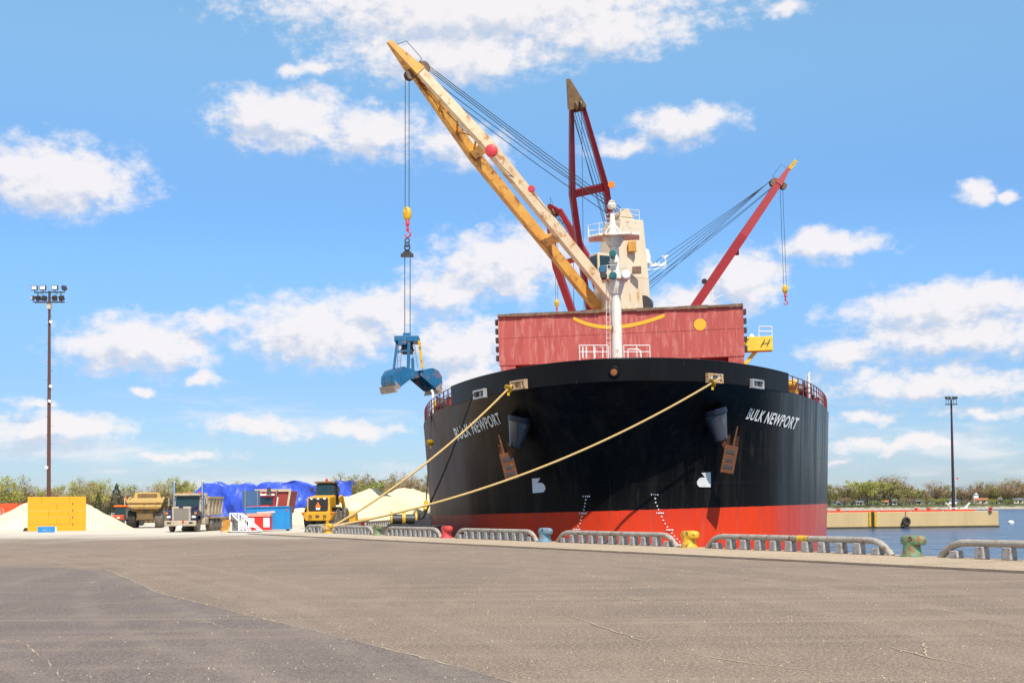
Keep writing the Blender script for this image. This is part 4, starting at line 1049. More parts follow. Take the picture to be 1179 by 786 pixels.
# ------------------------------------------------------------------ the grab on crane 1's hook
gz = P(470, 437, 110.9)
grab = thing('grab_bucket', CAM+(gz-CAM)*KS, 'blue clamshell grab with rusty worn jaws hanging open below the cream crane jib', 'grab bucket'); grab.scale = (KS,)*3
def GP(px, py, dy=0): 
    p = P(px, py, 110.9+dy); return p-gz
DX = 1.5
mb = MB(); mb.bar(GP(461.5, 294), GP(476, 294), .25, .3); mb.prism([GP(462, 293), GP(475.5, 293), GP(470.5, 287), GP(467, 287)], (0, .22, 0)); mb.build('spreader', M['dark_steel'], grab)
mb = MB()
for px in (466, 472.2):
    for dy in (-.2, .2): mb.tube([GP(px, 295, dy), GP(px, 387, dy)], .035, 5)
mb.torus(GP(468.8, 285), .22, .06, Matrix.Rotation(R(90), 3, 'X'), 16, 6); mb.build('grab_wire', M['wire'], grab)
mb = MB(); mb.box(GP(469, 391.5), (2.05, 2.2, .50)); mb.box(GP(468.5, 386), (.6, .9, .35)); mb.box(GP(462, 393, -.9), (.9, .5, .6)); mb.build('head_frame', M['grab_blue'], grab, bevel=.04)
mb = MB(); mb.box(GP(469, 399), (.9, 1.3, 1.2)); 
for i in range(3): mb.cyl(GP(466+i*3, 403, -.4), GP(466+i*3, 403, .4), .35, seg=16)
mb.build('sheave_nest', M['dark_steel'], grab)
for dy in (-1.0, 1.0):
    for a, b_, mt in (((457.5, 392), (453.5, 424), 'grab_blue'), ((482.5, 392), (486.5, 424), 'hook_yellow' if dy < 0 else 'grab_blue')):
        MB().bar(GP(*a, dy), GP(*b_, dy), .2, .30, (0, 1, 0)).build('arm', M[mt], grab, bevel=.02)
MB().bar(GP(471, 392, -.9), GP(470, 424, -.9), .26, .3, (0, 1, 0)).build('arm', M['grab_blue'], grab, bevel=.02)
MB().bar(GP(475, 412, -1.1), GP(475.5, 436, -1.1), .24, .24, (0, 1, 0)).build('arm', M['grab_blue'], grab, bevel=.02)
mb = MB()
for x0, x1 in ((461.5, 459.5), (476, 479.5)):
    for dx in (-.14, .14): mb.tube([GP(x0, 398)+V(dx, -.5, 0), GP(x1, 424)+V(dx, -.5, 0)], .025, 5)
    for i in range(6): 
        p = GP(x0+(x1-x0)*i/6, 399+i*4.2)+V(0, -.5, 0); mb.tube([p+V(-.14, 0, 0), p+V(.14, 0, 0)], .02, 5)
mb.build('ladder', M['steel'], grab)
mb = MB(); mb.cyl(GP(474, 433, -1.0), GP(474, 433, 1.0), .27, seg=16); mb.box(GP(474, 432, 0), (.8, 1.6, .45), Matrix.Rotation(R(33), 3, 'Z')); mb.bar(GP(456, 405, -1), GP(472, 403, -1), .15, .15); mb.build('hinge_beam', M['grab_blue'], grab)
def jaw(c, ang, flip, name='jaw'):
    """half a clamshell: curved back plate between two side plates, hinged at c, mouth turned by ang"""
    rot = Matrix.Rotation(R(33), 3, 'Z') @ Matrix.Rotation(ang, 3, 'Y'); e = -1 if flip else 1
    prof_ = [(0.15, .40), (1.35, .75), (2.05, .55), (2.45, .05), (2.55, -.6), (2.35, -1.25)]   # outer back, from hinge over to lip
    P3 = lambda x, y, z: c+rot @ V(e*x*.87, y*.9, z*.9)
    body = MB(); t_ = .07; Wd = 1.25
    for (x0, z0), (x1, z1) in zip(prof_, prof_[1:]):
        n = V(z1-z0, 0, -(x1-x0)).normalized()*t_
        q = [(x0, z0), (x1, z1), (x1+n.x*-1*-1, z1+n.z), (x0+n.x, z0+n.z)]
        body.prism([P3(x, -Wd, z) for x, z in q], P3(0, Wd, 0)-P3(0, -Wd, 0))
    o = body.build(name, M['grab_blue'], grab, smooth=False)
    for y in (-Wd-.05, Wd): MB().prism([P3(x, y, z) for x, z in [(0, -.05)]+prof_+[(1.95, -1.2)]], rot @ V(0, .05, 0)).build('side_plate', M['grab_blue'], o)
    lp = MB(); lp.prism([P3(x, -Wd-.07, z) for x, z in ((2.30, -1.15), (2.60, -.95), (2.48, -1.55), (2.22, -1.62))], rot @ V(0, 2*Wd+.14, 0))
    lp.prism([P3(x, -Wd-.065, z) for x, z in ((1.85, -1.1), (2.42, -.55), (2.38, -1.4), (1.85, -1.28))], rot @ V(0, .015, 0))
    lp.build('lip', M['grab_worn'], o)
    rb = MB()
    for y in (-.75, .75): rb.prism([P3(x, y-.06, z) for x, z in ((1.35, .64), (1.36, .76), (2.1, .47), (2.55, -.1), (2.62, -.7), (2.54, -.75), (2.44, -.15), (2.02, .36))], rot @ V(0, .12, 0))
    rb.build('rib', M['grab_blue'], o)
    ins = MB(); ins.prism([P3(x, -Wd+.03, z) for x, z in ((1.75, -1.0), (2.40, -.72), (2.30, -1.2), (1.85, -1.2))], rot @ V(0, .02, 0)); ins.build('worn_patch', M['grab_worn'], o)
jaw(GP(474, 432)+V(-.15, 0, 0), R(-4), True); jaw(GP(474, 432)+V(.15, 0, 0), R(4), False)
lk = MB()
for py, r_ in ((277, .19), (281.5, .19)): lk.torus(GP(468.8, py), r_, .055, Matrix.Rotation(R(90), 3, 'X'), 16, 6)
lk.build('shackle', M['dark_steel'], grab, smooth=True)
# ------------------------------------------------------------------ bull rails and bollards along the quay
RH = .47
def rail_tube(L):
    pts = []
    for u, h in ((0, .0), (.10, .10), (.30, .26), (.52, .385), (.78, .45), (1.05, RH)): pts.append(V(u, 0, h-.02))
    return pts+[V(L*.5, 0, RH-.02)]+[V(L-p.x, 0, p.z) for p in reversed(pts)]
def bull_rail(a, b_, label, n=None, group='bull rails along the quay edge', patch=None):
    L = (b_-a).length; d = (b_-a).normalized(); rz = math.atan2(d.y, d.x)
    t = thing('bull_rail', a, label, 'bull rail', rz, group)
    MB().tube(rail_tube(L), .105, 12).build('rail', M['rail_grey'], t, smooth=True)
    n = n or max(3, int(round(L/1.13)))
    for i in range(n):
        x = .62+(L-1.24)*i/(n-1); h = .36 if 0 < i < n-1 else .22
        f = MB(); f.box((x, 0, h/2), (.34, .30, h), top=(.88, .9)); f.build('lug', M['lug_grey'], t, bevel=.03)
    if patch is not None: MB().cyl((L*patch-.25, 0, RH-.02), (L*patch+.25, 0, RH-.02), .112, seg=14).build('painted_band', M['bollard_yellow'], t)
    return t
def bollard(p, mt, label, rz, cap=None, sc_=1.0):
    t = thing('bollard', p, label, 'bollard', rz, 'mooring bollards along the quay edge'); t.scale = (sc_,)*3
    b = MB(); b.lathe([(.33, 0), (.33, .03), (.30, .08), (.27, .22), (.255, .36), (.26, .5)], (0, 0, 0), None, 24)
    b.build('post', mt if cap is None else M['bollard_yellow'], t, smooth=True)
    h = MB()
    def head(u, v):    # broad hooked head, longer to the water side
        a = u*2*math.pi; ex = .36*math.cos(a)+(.13 if math.cos(a) > 0 else 0)*math.cos(a); ey = .25*math.sin(a)
        k, z = ((.60, .35), (.93, .37), (1.03, .44), (1.02, .55), (.86, .63), (.47, .66), (.001, .665))[int(v*6+.5)]
        return V(ex*k, ey*k, z)
    h.grid(head, 28, 6); bmesh.ops.remove_doubles(h.bm, verts=h.bm.verts[:], dist=.0005)
    h.build('head', cap or mt, t, smooth=True)
    f = MB(); f.lathe([(.36, 0), (.36, .03)], (0, 0, 0), None, 24); f.build('flange', mt if cap is None else M['bollard_yellow'], t)
    e = MB(); e.torus((.1, -.235, .54), .055, .022, Matrix.Rotation(R(90), 3, 'X'), 16, 6); e.build('eye', M['dark_steel'], t, smooth=True)
    return t
qrz = math.atan2(-QD.y, -QD.x)
cols_ = [('bollard_green', 'green rust-streaked mooring bollard nearest the camera at the right'), ('bollard_yellow', 'yellow mooring bollard in front of the red boot-top of the ship'),
         ('bollard_blue', 'light blue mooring bollard in front of the dark side of the bow'), ('bollard_red', 'red mooring bollard below the left flank of the hull'),
         ('bollard_green', 'green mooring bollard with rusty post beside the red one, left of the hull'), ('bollard_yellow', 'yellow mooring bollard with both pale ropes looped over it')]
for i, (mt, lab) in enumerate(cols_): bollard(q1(BT[i], .1, KERB), M[mt], lab, qrz+R(12), sc_=.98)
rl = ['grey bull rail at the right edge past the nearest green bollard', 'grey bull rail with a yellow band between green and yellow bollards', 'grey bull rail between the yellow and the light blue bollard',
      'grey bull rail between the light blue and the red bollard', 'grey bull rail between the red and the far green bollard', 'grey bull rail between the far green bollard and the rope-laden yellow one', 'short grey bull rail at the quay corner behind the loader']
bull_rail(q1(BT[0]-13.0+.95, 0, KERB), q1(BT[0]-1.05, 0, KERB), rl[0], 11)
for i in range(5): bull_rail(q1(BT[i]+.95, 0, KERB), q1(BT[i+1]-1.05, 0, KERB), rl[i+1], 11, patch=.43 if i == 0 else None)
bull_rail(q1(BT[5]+.75, 0, KERB), q1(TC-.15, 0, KERB), rl[6], 3)
r2 = ['grey bull rail on the far quay from the corner to the first red bollard', 'grey bull rail on the far quay past the red bollard', 'grey bull rail on the far quay behind the yellow drums']
bull_rail(q2(1.0, .5), q2(22, .5), r2[0], 18); bull_rail(q2(24, .5), q2(46, .5), r2[1], 18); bull_rail(q2(48, .5), q2(64, .5), r2[2], 12)
bollard(q2(23, .6), M['bollard_red'], 'small red mooring bollard on the far quay behind the ropes', qrz, sc_=1.15)
bollard(q2(47, .6), M['bollard_green'], 'small green mooring bollard on the far quay beside the yellow drums', qrz, sc_=1.2)

# ------------------------------------------------------------------ mooring lines
def rope(name, pts, r, m_, label, knots=()):
    o = MB().tube(pts, r, 10)
    for k in knots:
        i = int(k*(len(pts)-1)); p = pts[i]; d = (pts[i+1]-p).normalized()
        o.tube([p-d*.3, p-d*.15, p+d*.15, p+d*.3], [r, r*2.0, r*2.0, r], 10)
    ob = o.build(name, m_, None, smooth=True); return tag(ob, label, 'mooring rope', 'mooring ropes of the ship')
yb = q1(BT[5], .1, .38+KERB)
wl = lambda p: SM @ p
lineA = sag_line(yb+V(.28, .1, .06), wl(CH_R), 1.5, 40); lineB = sag_line(yb+V(.2, .3, .0), wl(CH_L), .75, 40)
def loop_round(start, r): return [V(yb.x+.30*math.cos(a), yb.y+.30*math.sin(a), .36) for a in [R(x) for x in range(0, 330, 30)]]
rope('mooring_rope', lineA, .085, M['rope_tan'], 'pale mooring rope sloping across the whole bow to the right chock', (.085,))
rope('mooring_rope', lineB, .08, M['rope_tan'], 'pale mooring rope rising to the left chock across the painted name', (.12,))
lp = MB()
for h, c in ((.34, .31), (.45, .30)): lp.torus(V(yb.x, yb.y, h), c, .075, None, 24, 8)
o = lp.build('rope_loop', M['rope_tan'], None, smooth=True); tag(o, 'pale rope eyes lying around the yellow bollard post', 'rope')
blk1 = sag_line(wl(CH_L2), P(486, 598, 112), .5, 30); blk2 = sag_line(wl(V(-halfb(20, DZ)+.1, 20, DZ+.35)), P(489, 598, 112.5), .4, 24)
rope('mooring_rope', blk1, .075, M['rope_black'], 'black mooring rope falling from the silver chock past the left name')
rope('mooring_rope', blk2, .06, M['rope_black'], 'black mooring rope hanging from the rail at the left edge of the hull')
def rat_guard(line, k, label):
    i = int(k*(len(line)-1)); p = line[i]; d = (line[i+1]-p).normalized(); rot = d.to_track_quat('Z', 'Y').to_matrix()
    t = thing('rat_guard', p, label, 'rat guard', 0, 'yellow rat guards on the mooring ropes')
    MB().lathe([(.10, -.05), (.36, -.02), (.38, .02), (.10, .16)], (0, 0, 0), rot, 20).build('disc', M['hook_yellow'], t, smooth=True)
    MB().box((0, -.05, -.42), (.18, .08, .22)).build('tag', M['hook_yellow'], t)
    return t
rat_guard(lineB, .975, 'yellow rat guard on the left pale rope just below its chock'); rat_guard(lineA, .975, 'yellow rat guard on the right pale rope just below its chock')
rat_guard(blk2, .30, 'yellow rat guard low on the black rope at the left edge of the hull')
for (a, b_, lab) in ((lineB[39], SP(596, 424, 6), 'thin brown lashing from the bulwark top to the left rat guard'), (lineA[39], SP(817, 419, 4), 'thin brown lashing from the bulwark top to the right rat guard')):
    o = MB().tube([a, wl(b_)], .018, 5).build('lashing_line', M['rust'], None); tag(o, lab, 'line')
o = MB().tube([blk2[20], blk2[22]], .2, 10).build('float', M['hook_yellow'], None, smooth=True); tag(o, 'small yellow float tied on the black ropes at the hull edge', 'float')

# ------------------------------------------------------------------ black pontoon between quay and hull
pz = P(481, 604, 122)
pt = thing('pontoon', V(P(482, 600, 112).x, 112, WZ), 'low black pontoon with a ramp beside the left flank of the hull', 'pontoon', -R(5))
mb = MB(); mb.hexa([(-2.0, -3, 0), (1.5, -3, 0), (1.5, 4, 0), (-2.0, 4, 0), (-2.2, -3.5, 2.95), (1.7, -3.5, 2.95), (1.7, 4.5, 2.95), (-2.2, 4.5, 2.95)]); mb.build('hull', M['dark_steel'], pt, bevel=.05)
mb = MB(); mb.prism([(-2.1, -3.4, 2.95), (1.6, -3.4, 2.95), (1.6, -3.4, 3.8), (.6, -3.4, 3.5), (.1, -3.4, 3.15), (-2.1, -3.4, 3.2)], (0, .3, 0)); mb.build('bulwark', M['dark_steel'], pt)
mb = MB()
for dx in (.2, .7): mb.tube([(dx, -2.5, 2.9), (dx+.3, -2.5, 4.0)], .07, 6); mb.ball((dx, -2.5, 3.3), .2, 1)
mb.build('fairlead', M['rope_black'], pt)
for k, (px, w) in enumerate(((455.5, .0), (470.5, 1.0))):
    c = P(px+2, 594.5, 112); t = thing('cable_drum', V(c.x, c.y, .15), ('yellow flanged cable drum at the left on the black pontoon', 'yellow flanged cable drum nearer the hull on the black pontoon')[k], 'cable drum', R(5), 'yellow drums on the black pontoon')
    MB().cyl((-.62, 0, .6), (.62, 0, .6), .42, seg=18).build('core', M['dark_steel'], t, smooth=True)
    for sx in (-.5, .5): MB().cyl((sx-.08, 0, .6), (sx+.08, 0, .6), .68, seg=22).build('flange', M['hook_yellow'], t, smooth=True)
# ------------------------------------------------------------------ salt piles
def pile(name, peaks, base_px, x0, x1, y0, y1, label, nx=70, ny=40, seed=0):
    """height field: cones at the angle of repose, with runnels"""
    rnd = random.Random(seed); ph = [rnd.uniform(0, 6) for _ in range(8)]
    def hf(x, y):
        h = -.3
        for (cx, cy, H, k) in peaks:
            r = math.hypot(x-cx, (y-cy)); a = math.atan2(y-cy, x-cx)
            c = H-k*math.sqrt(r*r+.8)*(1+.05*math.sin(3*a+ph[0])+.035*math.sin(7*a+ph[1]))
            h = max(h, c) if h < -.2 or abs(h-c) > .5 else max(h, c)+(.5-abs(h-c))**2*.35
        return h+.06*math.sin(x*1.9+ph[2])*math.sin(y*1.4+ph[3])+.05*math.sin(x*.7+y*.9+ph[4])+.10*math.sin(x*.55+1.3*math.sin(y*.6)+ph[5])*math.sin(y*.5+ph[6])+rnd.uniform(-.07, .07)
    mb = MB()
    lim = lambda x, y: min(x, q2((y-corner.y)/Q2D.y).x-.4)      # stays on the quay
    mb.grid(lambda u, v: (lambda x, y: V(lim(x, y), y, max(-.06, hf(lim(x, y), y))))(x0+(x1-x0)*u, y0+(y1-y0)*v), nx, ny)
    o = mb.build(name, M['salt'], None, smooth=True, normals=True); tag(o, label, 'salt pile', 'salt piles on the quay'); return o
pk = lambda px, py, Y, k=.62: (P(px, py, Y).x, Y, P(px, py, Y).z+.55*k/.62, k)
pile('salt_pile', [pk(79, 573, 124, .56), pk(50, 574, 124, .56), pk(64, 572.5, 124.5, .56)], None, -60, -30, 116, 142, 'cream salt pile heaped behind the yellow block wall', 60, 52, 1)
pile('salt_pile', [pk(430, 562.5, 165, .58), pk(418, 566, 163, .52), pk(400, 572, 160, .42), pk(372, 582, 157, .36), pk(350, 584.5, 157, .32), pk(330, 585, 159, .3)], None, -42, -9.9, 136, 182, 'large cream salt pile with a long left tail behind the yellow loader', 90, 80, 2)
pile('salt_pile', [pk(463, 562.5, 184, .50), pk(474, 563.5, 184, .46), pk(486, 568, 184.5, .42)], None, -30, -8.9, 158, 202, 'cream salt pile touching the left flank of the hull', 66, 70, 3)

# ------------------------------------------------------------------ yellow block wall and blue box
g0, g1 = G(31.5, 611.5), G(99, 610.55); wv = g1-g0; WL = wv.length; rzw = math.atan2(wv.y, wv.x)
zt_ = P(65, 571.5, (g0.y+g1.y)/2).z
t = thing('block_wall', g0, 'tall yellow wall of stacked blocks in front of the left salt pile', 'wall', rzw)
rowh = zt_/5
for r_ in range(5):
    cuts = ([0, .46, 1], [0, .5, .72, 1], [0, .36, .70, 1], [0, .5, 1], [0, .24, .72, 1])[r_]
    for a, b_ in zip(cuts, cuts[1:]):
        j = random.uniform(0, .03)
        MB().box(((a+b_)/2*WL, .45+j, (r_+.5)*rowh), ((b_-a)*WL-.012, .9, rowh-.01)).build('block', M['yellow_block'], t, bevel=.018)
for k in range(4): MB().cyl((WL*.77, .02, rowh*(k+1)+.0), (WL*.77, -.05, rowh*(k+1)), .05, seg=10).build('bolt', M['dark_steel'], t)
c = G(56.5, 612.3)
t = thing('crate', c+V(0, -.6, 0), 'small blue crate with white lettering at the foot of the yellow wall', 'crate', rzw)
MB().box((0, 0, .24), (1.35, .7, .48)).build('body', M['blue_box'], t, bevel=.02)
MB().box((.72, 0, .22), (.12, .66, .44)).build('end_panel', M['white_clean'], t)
mb = MB()
for i, segs in enumerate((((0, 0, .5, 1), (.5, 1, 1, 0), (.25, .45, .75, .45)), ((1, 1, 0, 1), (0, 1, 0, 0), (0, 0, 1, 0)), ((0, 1, 1, 1), (.5, 1, .5, 0)))):
    for x0, z0, x1, z1 in segs: mb.bar((-.28+i*.24+x0*.15, -.355, .12+z0*.15), (-.28+i*.24+x1*.15, -.355, .12+z1*.15), .012, .035, (0, 1, 0))
mb.build('lettering', M['letter_white'], t)
c = G(28.5, 611.3); t = tag(MB().box(c+V(0, .4, .16), (.55, .5, .3), top=(.6, .6)).build('rubber_block', M['black_rubber'], None, bevel=.06), 'small black rubber block at the left foot of the yellow wall', 'wheel chock')

# orange containers at the far left
c = P(-6, 596, 138); t = thing('shipping_container', V(c.x, 138, 0), 'bright orange container with white markings behind the left salt pile', 'container', R(3))
MB().box((0, 1.2, 1.3), (4.6, 2.4, 2.6)).build('body', M['orange'], t, bevel=.03)
mb = MB()
for i in range(20): mb.box((-2.2+i*.23, -.01, 1.3), (.1, .05, 2.4))
mb.build('corrugation', M['orange'], t)
mb = MB()
def lg(pts, w=.09):
    for a, b_ in zip(pts, pts[1:]): mb.bar((a[0], -.045, a[1]), (b_[0], -.045, b_[1]), .02, w, (0, 1, 0))
lg([(.3, 1.0), (.3, 1.9), (.45, 2.1), (.75, 2.1), (.9, 1.9), (.9, 1.0)]); lg([(.3, 1.55), (.9, 1.55)]); lg([(1.0, 1.65), (1.5, 1.65)]); lg([(1.0, 1.45), (1.3, 1.35)], .07); lg([(.25, .9), (.6, .8)], .12); lg([(.6, 2.0), (.6, 1.0)], .05)
mb.build('white_marking', M['letter_white'], t)
c = P(27, 596, 142); t = thing('shipping_container', V(c.x, 142, 0), 'orange container without markings between the marked one and yellow wall', 'container', R(3))
MB().box((0, 1.2, 1.32), (4.4, 2.4, 2.65)).build('body', M['orange'], t, bevel=.03)
mb = MB()
for i in range(18): mb.box((-2.0+i*.235, -.01, 1.32), (.1, .05, 2.4))
mb.build('corrugation', M['orange'], t)
MB().box((-.3, -.03, 2.0), (.55, .03, .16)).build('red_plate', M['lamp_red'], t)

# ------------------------------------------------------------------ light masts
def floodlight(parent, c, lens=True, w=.5, h=.42, rot=None):
    o = MB().box(c, (w, .3, h), rot).build('floodlight', M['dark_steel'], parent, bevel=.03)
    f = rot if rot is not None else Matrix.Identity(3)
    if lens: MB().box(c+f @ V(0, -.152, 0), (w*.8, .02, h*.7), rot).build('lens', M['lamp_lens'], o)
    MB().bar(c+V(0, 0, -h/2), c+V(0, 0, -h/2-.22), .06, .06).build('bracket', M['dark_steel'], o)
YP = 135.0
b0 = P(56, 600, YP); ptop = P(55, 331, YP); s_ = YP/F_PX
t = thing('light_mast', V(b0.x, YP, 0), 'tall dark brown light mast with floodlight rack and climbing pegs behind yellow wall', 'light mast')
H = ptop.z
mb = MB(); mb.tube([V(0, 0, 0), V(0, 0, H*.55), V(0, 0, H-1.2)], [.21, .17, .12], 14); mb.build('pole', M['pole_brown'], t, smooth=True)
mb = MB()
for i in range(int(H-4)): mb.bar((-.14 if i % 2 else .14, 0, 3+i*.95), (-.38 if i % 2 else .38, 0, 3+i*.95), .03, .03)
mb.build('climbing_peg', M['dark_steel'], t)
def up_(py): return P(55, py, YP).z
mb = MB()
for y in (336.5, 348): mb.bar((-1.55, 0, up_(y)), (1.6, 0, up_(y)), .12, .12)
for x in (-1.2, 1.2): mb.bar((x, 0, up_(348)), (x, 0, up_(336.5)), .09, .09)
mb.bar((-1.55, -.35, up_(348)), (1.6, -.35, up_(348)), .08, .08); mb.bar((0, 0, up_(352)), (0, 0, up_(335)), .2, .2)
for x in (-.9, .9): mb.bar((0, 0, up_(345)), (x, 0, up_(337)), .05, .05)
mb.build('lamp_frame', M['dark_steel'], t)
for px in (38.7, 48.5, 62.3): floodlight(t, V((px-55.5)*s_, -.1, up_(331.5)), True, .62, .50)
floodlight(t, V((72.3-55.5)*s_, .1, up_(331.5)), False, .5, .45, Matrix.Rotation(R(60), 3, 'Z') @ Matrix.Rotation(R(-25), 3, 'X'))
for px in (42, 49, 61, 69): floodlight(t, V((px-55.5)*s_, .15, up_(343)), False, .55, .5, Matrix.Rotation(R(180+random.uniform(-30, 30)), 3, 'Z') @ Matrix.Rotation(R(-20), 3, 'X'))
floodlight(t, V((37-55.5)*s_, -.1, up_(343)), True, .4, .42, Matrix.Rotation(R(-50), 3, 'Z'))
MB().box((0, -.05, up_(352.5)), (.42, .4, .62)).build('junction_box', M['house_cream'], t, bevel=.03)
for y, sx in ((371, 1), (445, 1), (462, .6), (538, -.6)):
    o = MB().box((.25*sx, -.15, up_(y)), (.34, .34, .26), Matrix.Rotation(R(25), 3, 'Y')).build('camera_box', M['white_clean'], t, bevel=.03)
YQ = 262.0
b0 = P(1098, 586, YQ); t = thing('light_mast', V(b0.x, YQ, .3), 'slender dark light mast standing on the far concrete pier', 'light mast')
H = P(1095, 460, YQ).z-.3; s_ = YQ/F_PX
MB().tube([V(0, 0, 0), V(0, 0, H*.5), V(0, 0, H)], [.33, .26, .17], 12).build('pole', M['pole_dark'], t, smooth=True)
mb = MB()
for z in (H-.9, H+.1): mb.bar((-1.1, 0, z), (1.1, 0, z), .14, .14)
for x in (-1.05, -.5, .5, 1.05): mb.bar((x, 0, H-.9), (x, 0, H+.1), .08, .08)
mb.box((0, 0, H-.95), (2.3, 1.2, .1)); mb.build('lamp_frame', M['dark_steel'], t)
for x in (-1.0, -.35, .4, 1.0): floodlight(t, V(x, -.1, H+.42), False, .55, .42, Matrix.Rotation(R(random.uniform(-30, 30)), 3, 'Z'))

# ------------------------------------------------------------------ vehicles
RXM = Matrix.Rotation(R(90), 3, 'Y')
def wheel(parent, c, r, w, tyre='black_rubber', rim='steel', tread=0, name='wheel'):
    c = Vector(c); b = MB(); b.lathe([(r*.55, -w/2), (r*.93, -w/2), (r, -w*.36), (r, w*.36), (r*.93, w/2), (r*.55, w/2)], c, RXM, 28)
    o = b.build(name, M[tyre], parent, smooth=True)
    h = MB(); h.lathe([(r*.56, -w*.46), (r*.5, -w*.40), (r*.2, -w*.34), (r*.2, w*.34), (r*.5, w*.40), (r*.56, w*.46)], c, RXM, 20); h.build('rim', M[rim], o, smooth=True)
    if tread:
        tr = MB()
        for i in range(tread):
            a = 2*math.pi*i/tread
            for sx in (-1, 1):
                a2 = a+(.5*2*math.pi/tread if sx > 0 else 0)
                p = lambda x, aa, rr: c+V(x, rr*math.cos(aa), rr*math.sin(aa))
                tr.bar(p(sx*w*.04, a2+.10, r), p(sx*w*.48, a2-.10, r*.975), .13*r, .09*r, (p(0, a2, 1)-c))
        tr.build('tread', M[tyre], o)
    return o
# --- dump truck, navy cab, dusty body
c = G(208.5, 612.3); t = thing('dump_truck', V(c.x, c.y-.2, 0), 'dusty dump truck with navy cab, chrome grille and twin exhaust stacks facing camera', 'dump truck', -R(1))
mb = MB(); mb.hexa([(-1.0, .25, .75), (1.0, .25, .75), (1.05, 2.0, .75), (-1.05, 2.0, .75), (-.78, .3, 1.95), (.78, .3, 1.95), (.95, 2.0, 2.1), (-.95, 2.0, 2.1)])
mb.build('hood', M['truck_navy'], t, bevel=.06)
for sx in (-1, 1):
    f = MB(); f.prism([(sx*.72, .3, 1.0), (sx*.72, .3, 1.55), (sx*.72, .75, 1.72), (sx*.72, 1.7, 1.55), (sx*.72, 1.95, 1.0), (sx*.72, 1.6, .95), (sx*.72, 1.3, 1.3), (sx*.72, .7, 1.3)], (sx*.52, 0, 0)); f.build('fender', M['truck_navy'], t, bevel=.04)
    MB().box((sx*.98, .22, 1.18), (.30, .14, .18)).build('headlight', M['lamp_lens'], t, bevel=.03)
    MB().box((sx*1.12, .26, 1.47), (.16, .1, .14)).build('marker_lamp', M['lamp_amber'], t)
    MB().tube([(sx*1.12, 2.35, 1.2), (sx*1.12, 2.35, 3.75), (sx*1.12, 2.45, 3.95)], .095, 12).build('exhaust_stack', M['chrome'], t, smooth=True)
    MB().box((sx*1.42, 1.9, 2.35), (.1, .26, .62)).build('mirror', M['chrome'], t, bevel=.02)
    MB().bar((sx*1.02, 2.0, 2.6), (sx*1.4, 1.9, 2.55), .04, .04).build('mirror_arm', M['dark_steel'], t)
    wheel(t, (sx*.98, 1.25, .5), .5, .30, 'dusty_tyre')
    for y in (5.2, 6.5, 7.7):
        wheel(t, (sx*1.0, y, .5), .5, .52, 'dusty_tyre')
    MB().box((sx*1.08, 3.0, .85), (.45, 1.2, .6)).build('fuel_tank', M['truck_dust'], t, bevel=.1)
mb = MB(); mb.hexa([(-1.08, 2.0, .9), (1.08, 2.0, .9), (1.08, 3.6, .9), (-1.08, 3.6, .9), (-1.02, 2.25, 2.95), (1.02, 2.25, 2.95), (1.02, 3.55, 2.95), (-1.02, 3.55, 2.95)]); mb.build('cab', M['truck_dust'], t, bevel=.08)
mb = MB(); mb.prism([(-.95, 2.065, 2.08), (.95, 2.065, 2.08), (.9, 2.20, 2.78), (-.9, 2.20, 2.78)], (0, -.03, 0)); mb.build('windshield', M['glass_dark'], t)
mb = MB(); mb.box((0, 2.15, 2.92), (2.1, .5, .16)); mb.build('sun_visor', M['truck_dust'], t, bevel=.03)
MB().prism([(1.09, 2.35, 2.1), (1.09, 3.2, 2.1), (1.05, 3.2, 2.75), (1.05, 2.5, 2.75)], (.02, 0, 0)).build('side_window', M['glass_dark'], t)
for x in (-.75, -.25, 0, .25): MB().box((x, 2.2, 3.04), (.14, .12, .1)).build('roof_lamp', M['lamp_amber'], t)
MB().lathe([(.1, 0), (.1, .14), (.05, .2)], (.8, 2.6, 2.98), None, 10).build('beacon', M['lamp_red'], t)
g = MB(); g.box((0, .31, 1.33), (1.46, .14, 1.30)); gr = g.build('grille', M['truck_dust'], t, bevel=.04)
g = MB(); g.box((-.3, .205, 1.33), (.55, .02, .98)); g.box((.3, .205, 1.33), (.55, .02, .98)); g.build('mesh', M.setdefault('grille_mesh', mat('grille_mesh', (.30, .26, .21), (.24, .21, .17), .6, scale=20)), gr)
g = MB()
for i in range(16): g.box((-.54+i*.072, .19, 1.33), (.012, .02, .98))
g.build('slat', M['dark_steel'], gr)
MB().box((0, .18, 1.95), (.34, .04, .10)).build('badge', M['truck_navy'], gr)
mb = MB(); mb.box((0, .0, .68), (2.45, .3, .42)); bmp = mb.build('bumper', M['truck_dust'], t, bevel=.05)
for x in (-.85, .85): MB().box((x, -.155, .72), (.3, .02, .14)).build('fog_lamp', M['dark_steel'], bmp)
MB().box((0, -.16, .42), (.34, .02, .17)).build('number_plate', M['white_clean'], bmp)
MB().ball((.25, -.18, .82), .1, 1).build('red_lamp', M['lamp_red'], bmp)
mb = MB(); mb.box((0, 5.2, .75), (.9, 6.6, .3)); mb.build('chassis', M['dark_steel'], t)
mb = MB(); mb.hexa([(-1.12, 3.95, 1.25), (1.12, 3.95, 1.25), (1.12, 8.4, 1.25), (-1.12, 8.4, 1.25), (-1.22, 3.8, 2.75), (1.22, 3.8, 2.75), (1.22, 8.6, 2.75), (-1.22, 8.6, 2.75)])
mb.box((0, 3.75, 2.6), (2.3, .3, .9)); body = mb.build('dump_body', M['truck_dust'], t, bevel=.04)
mb = MB()
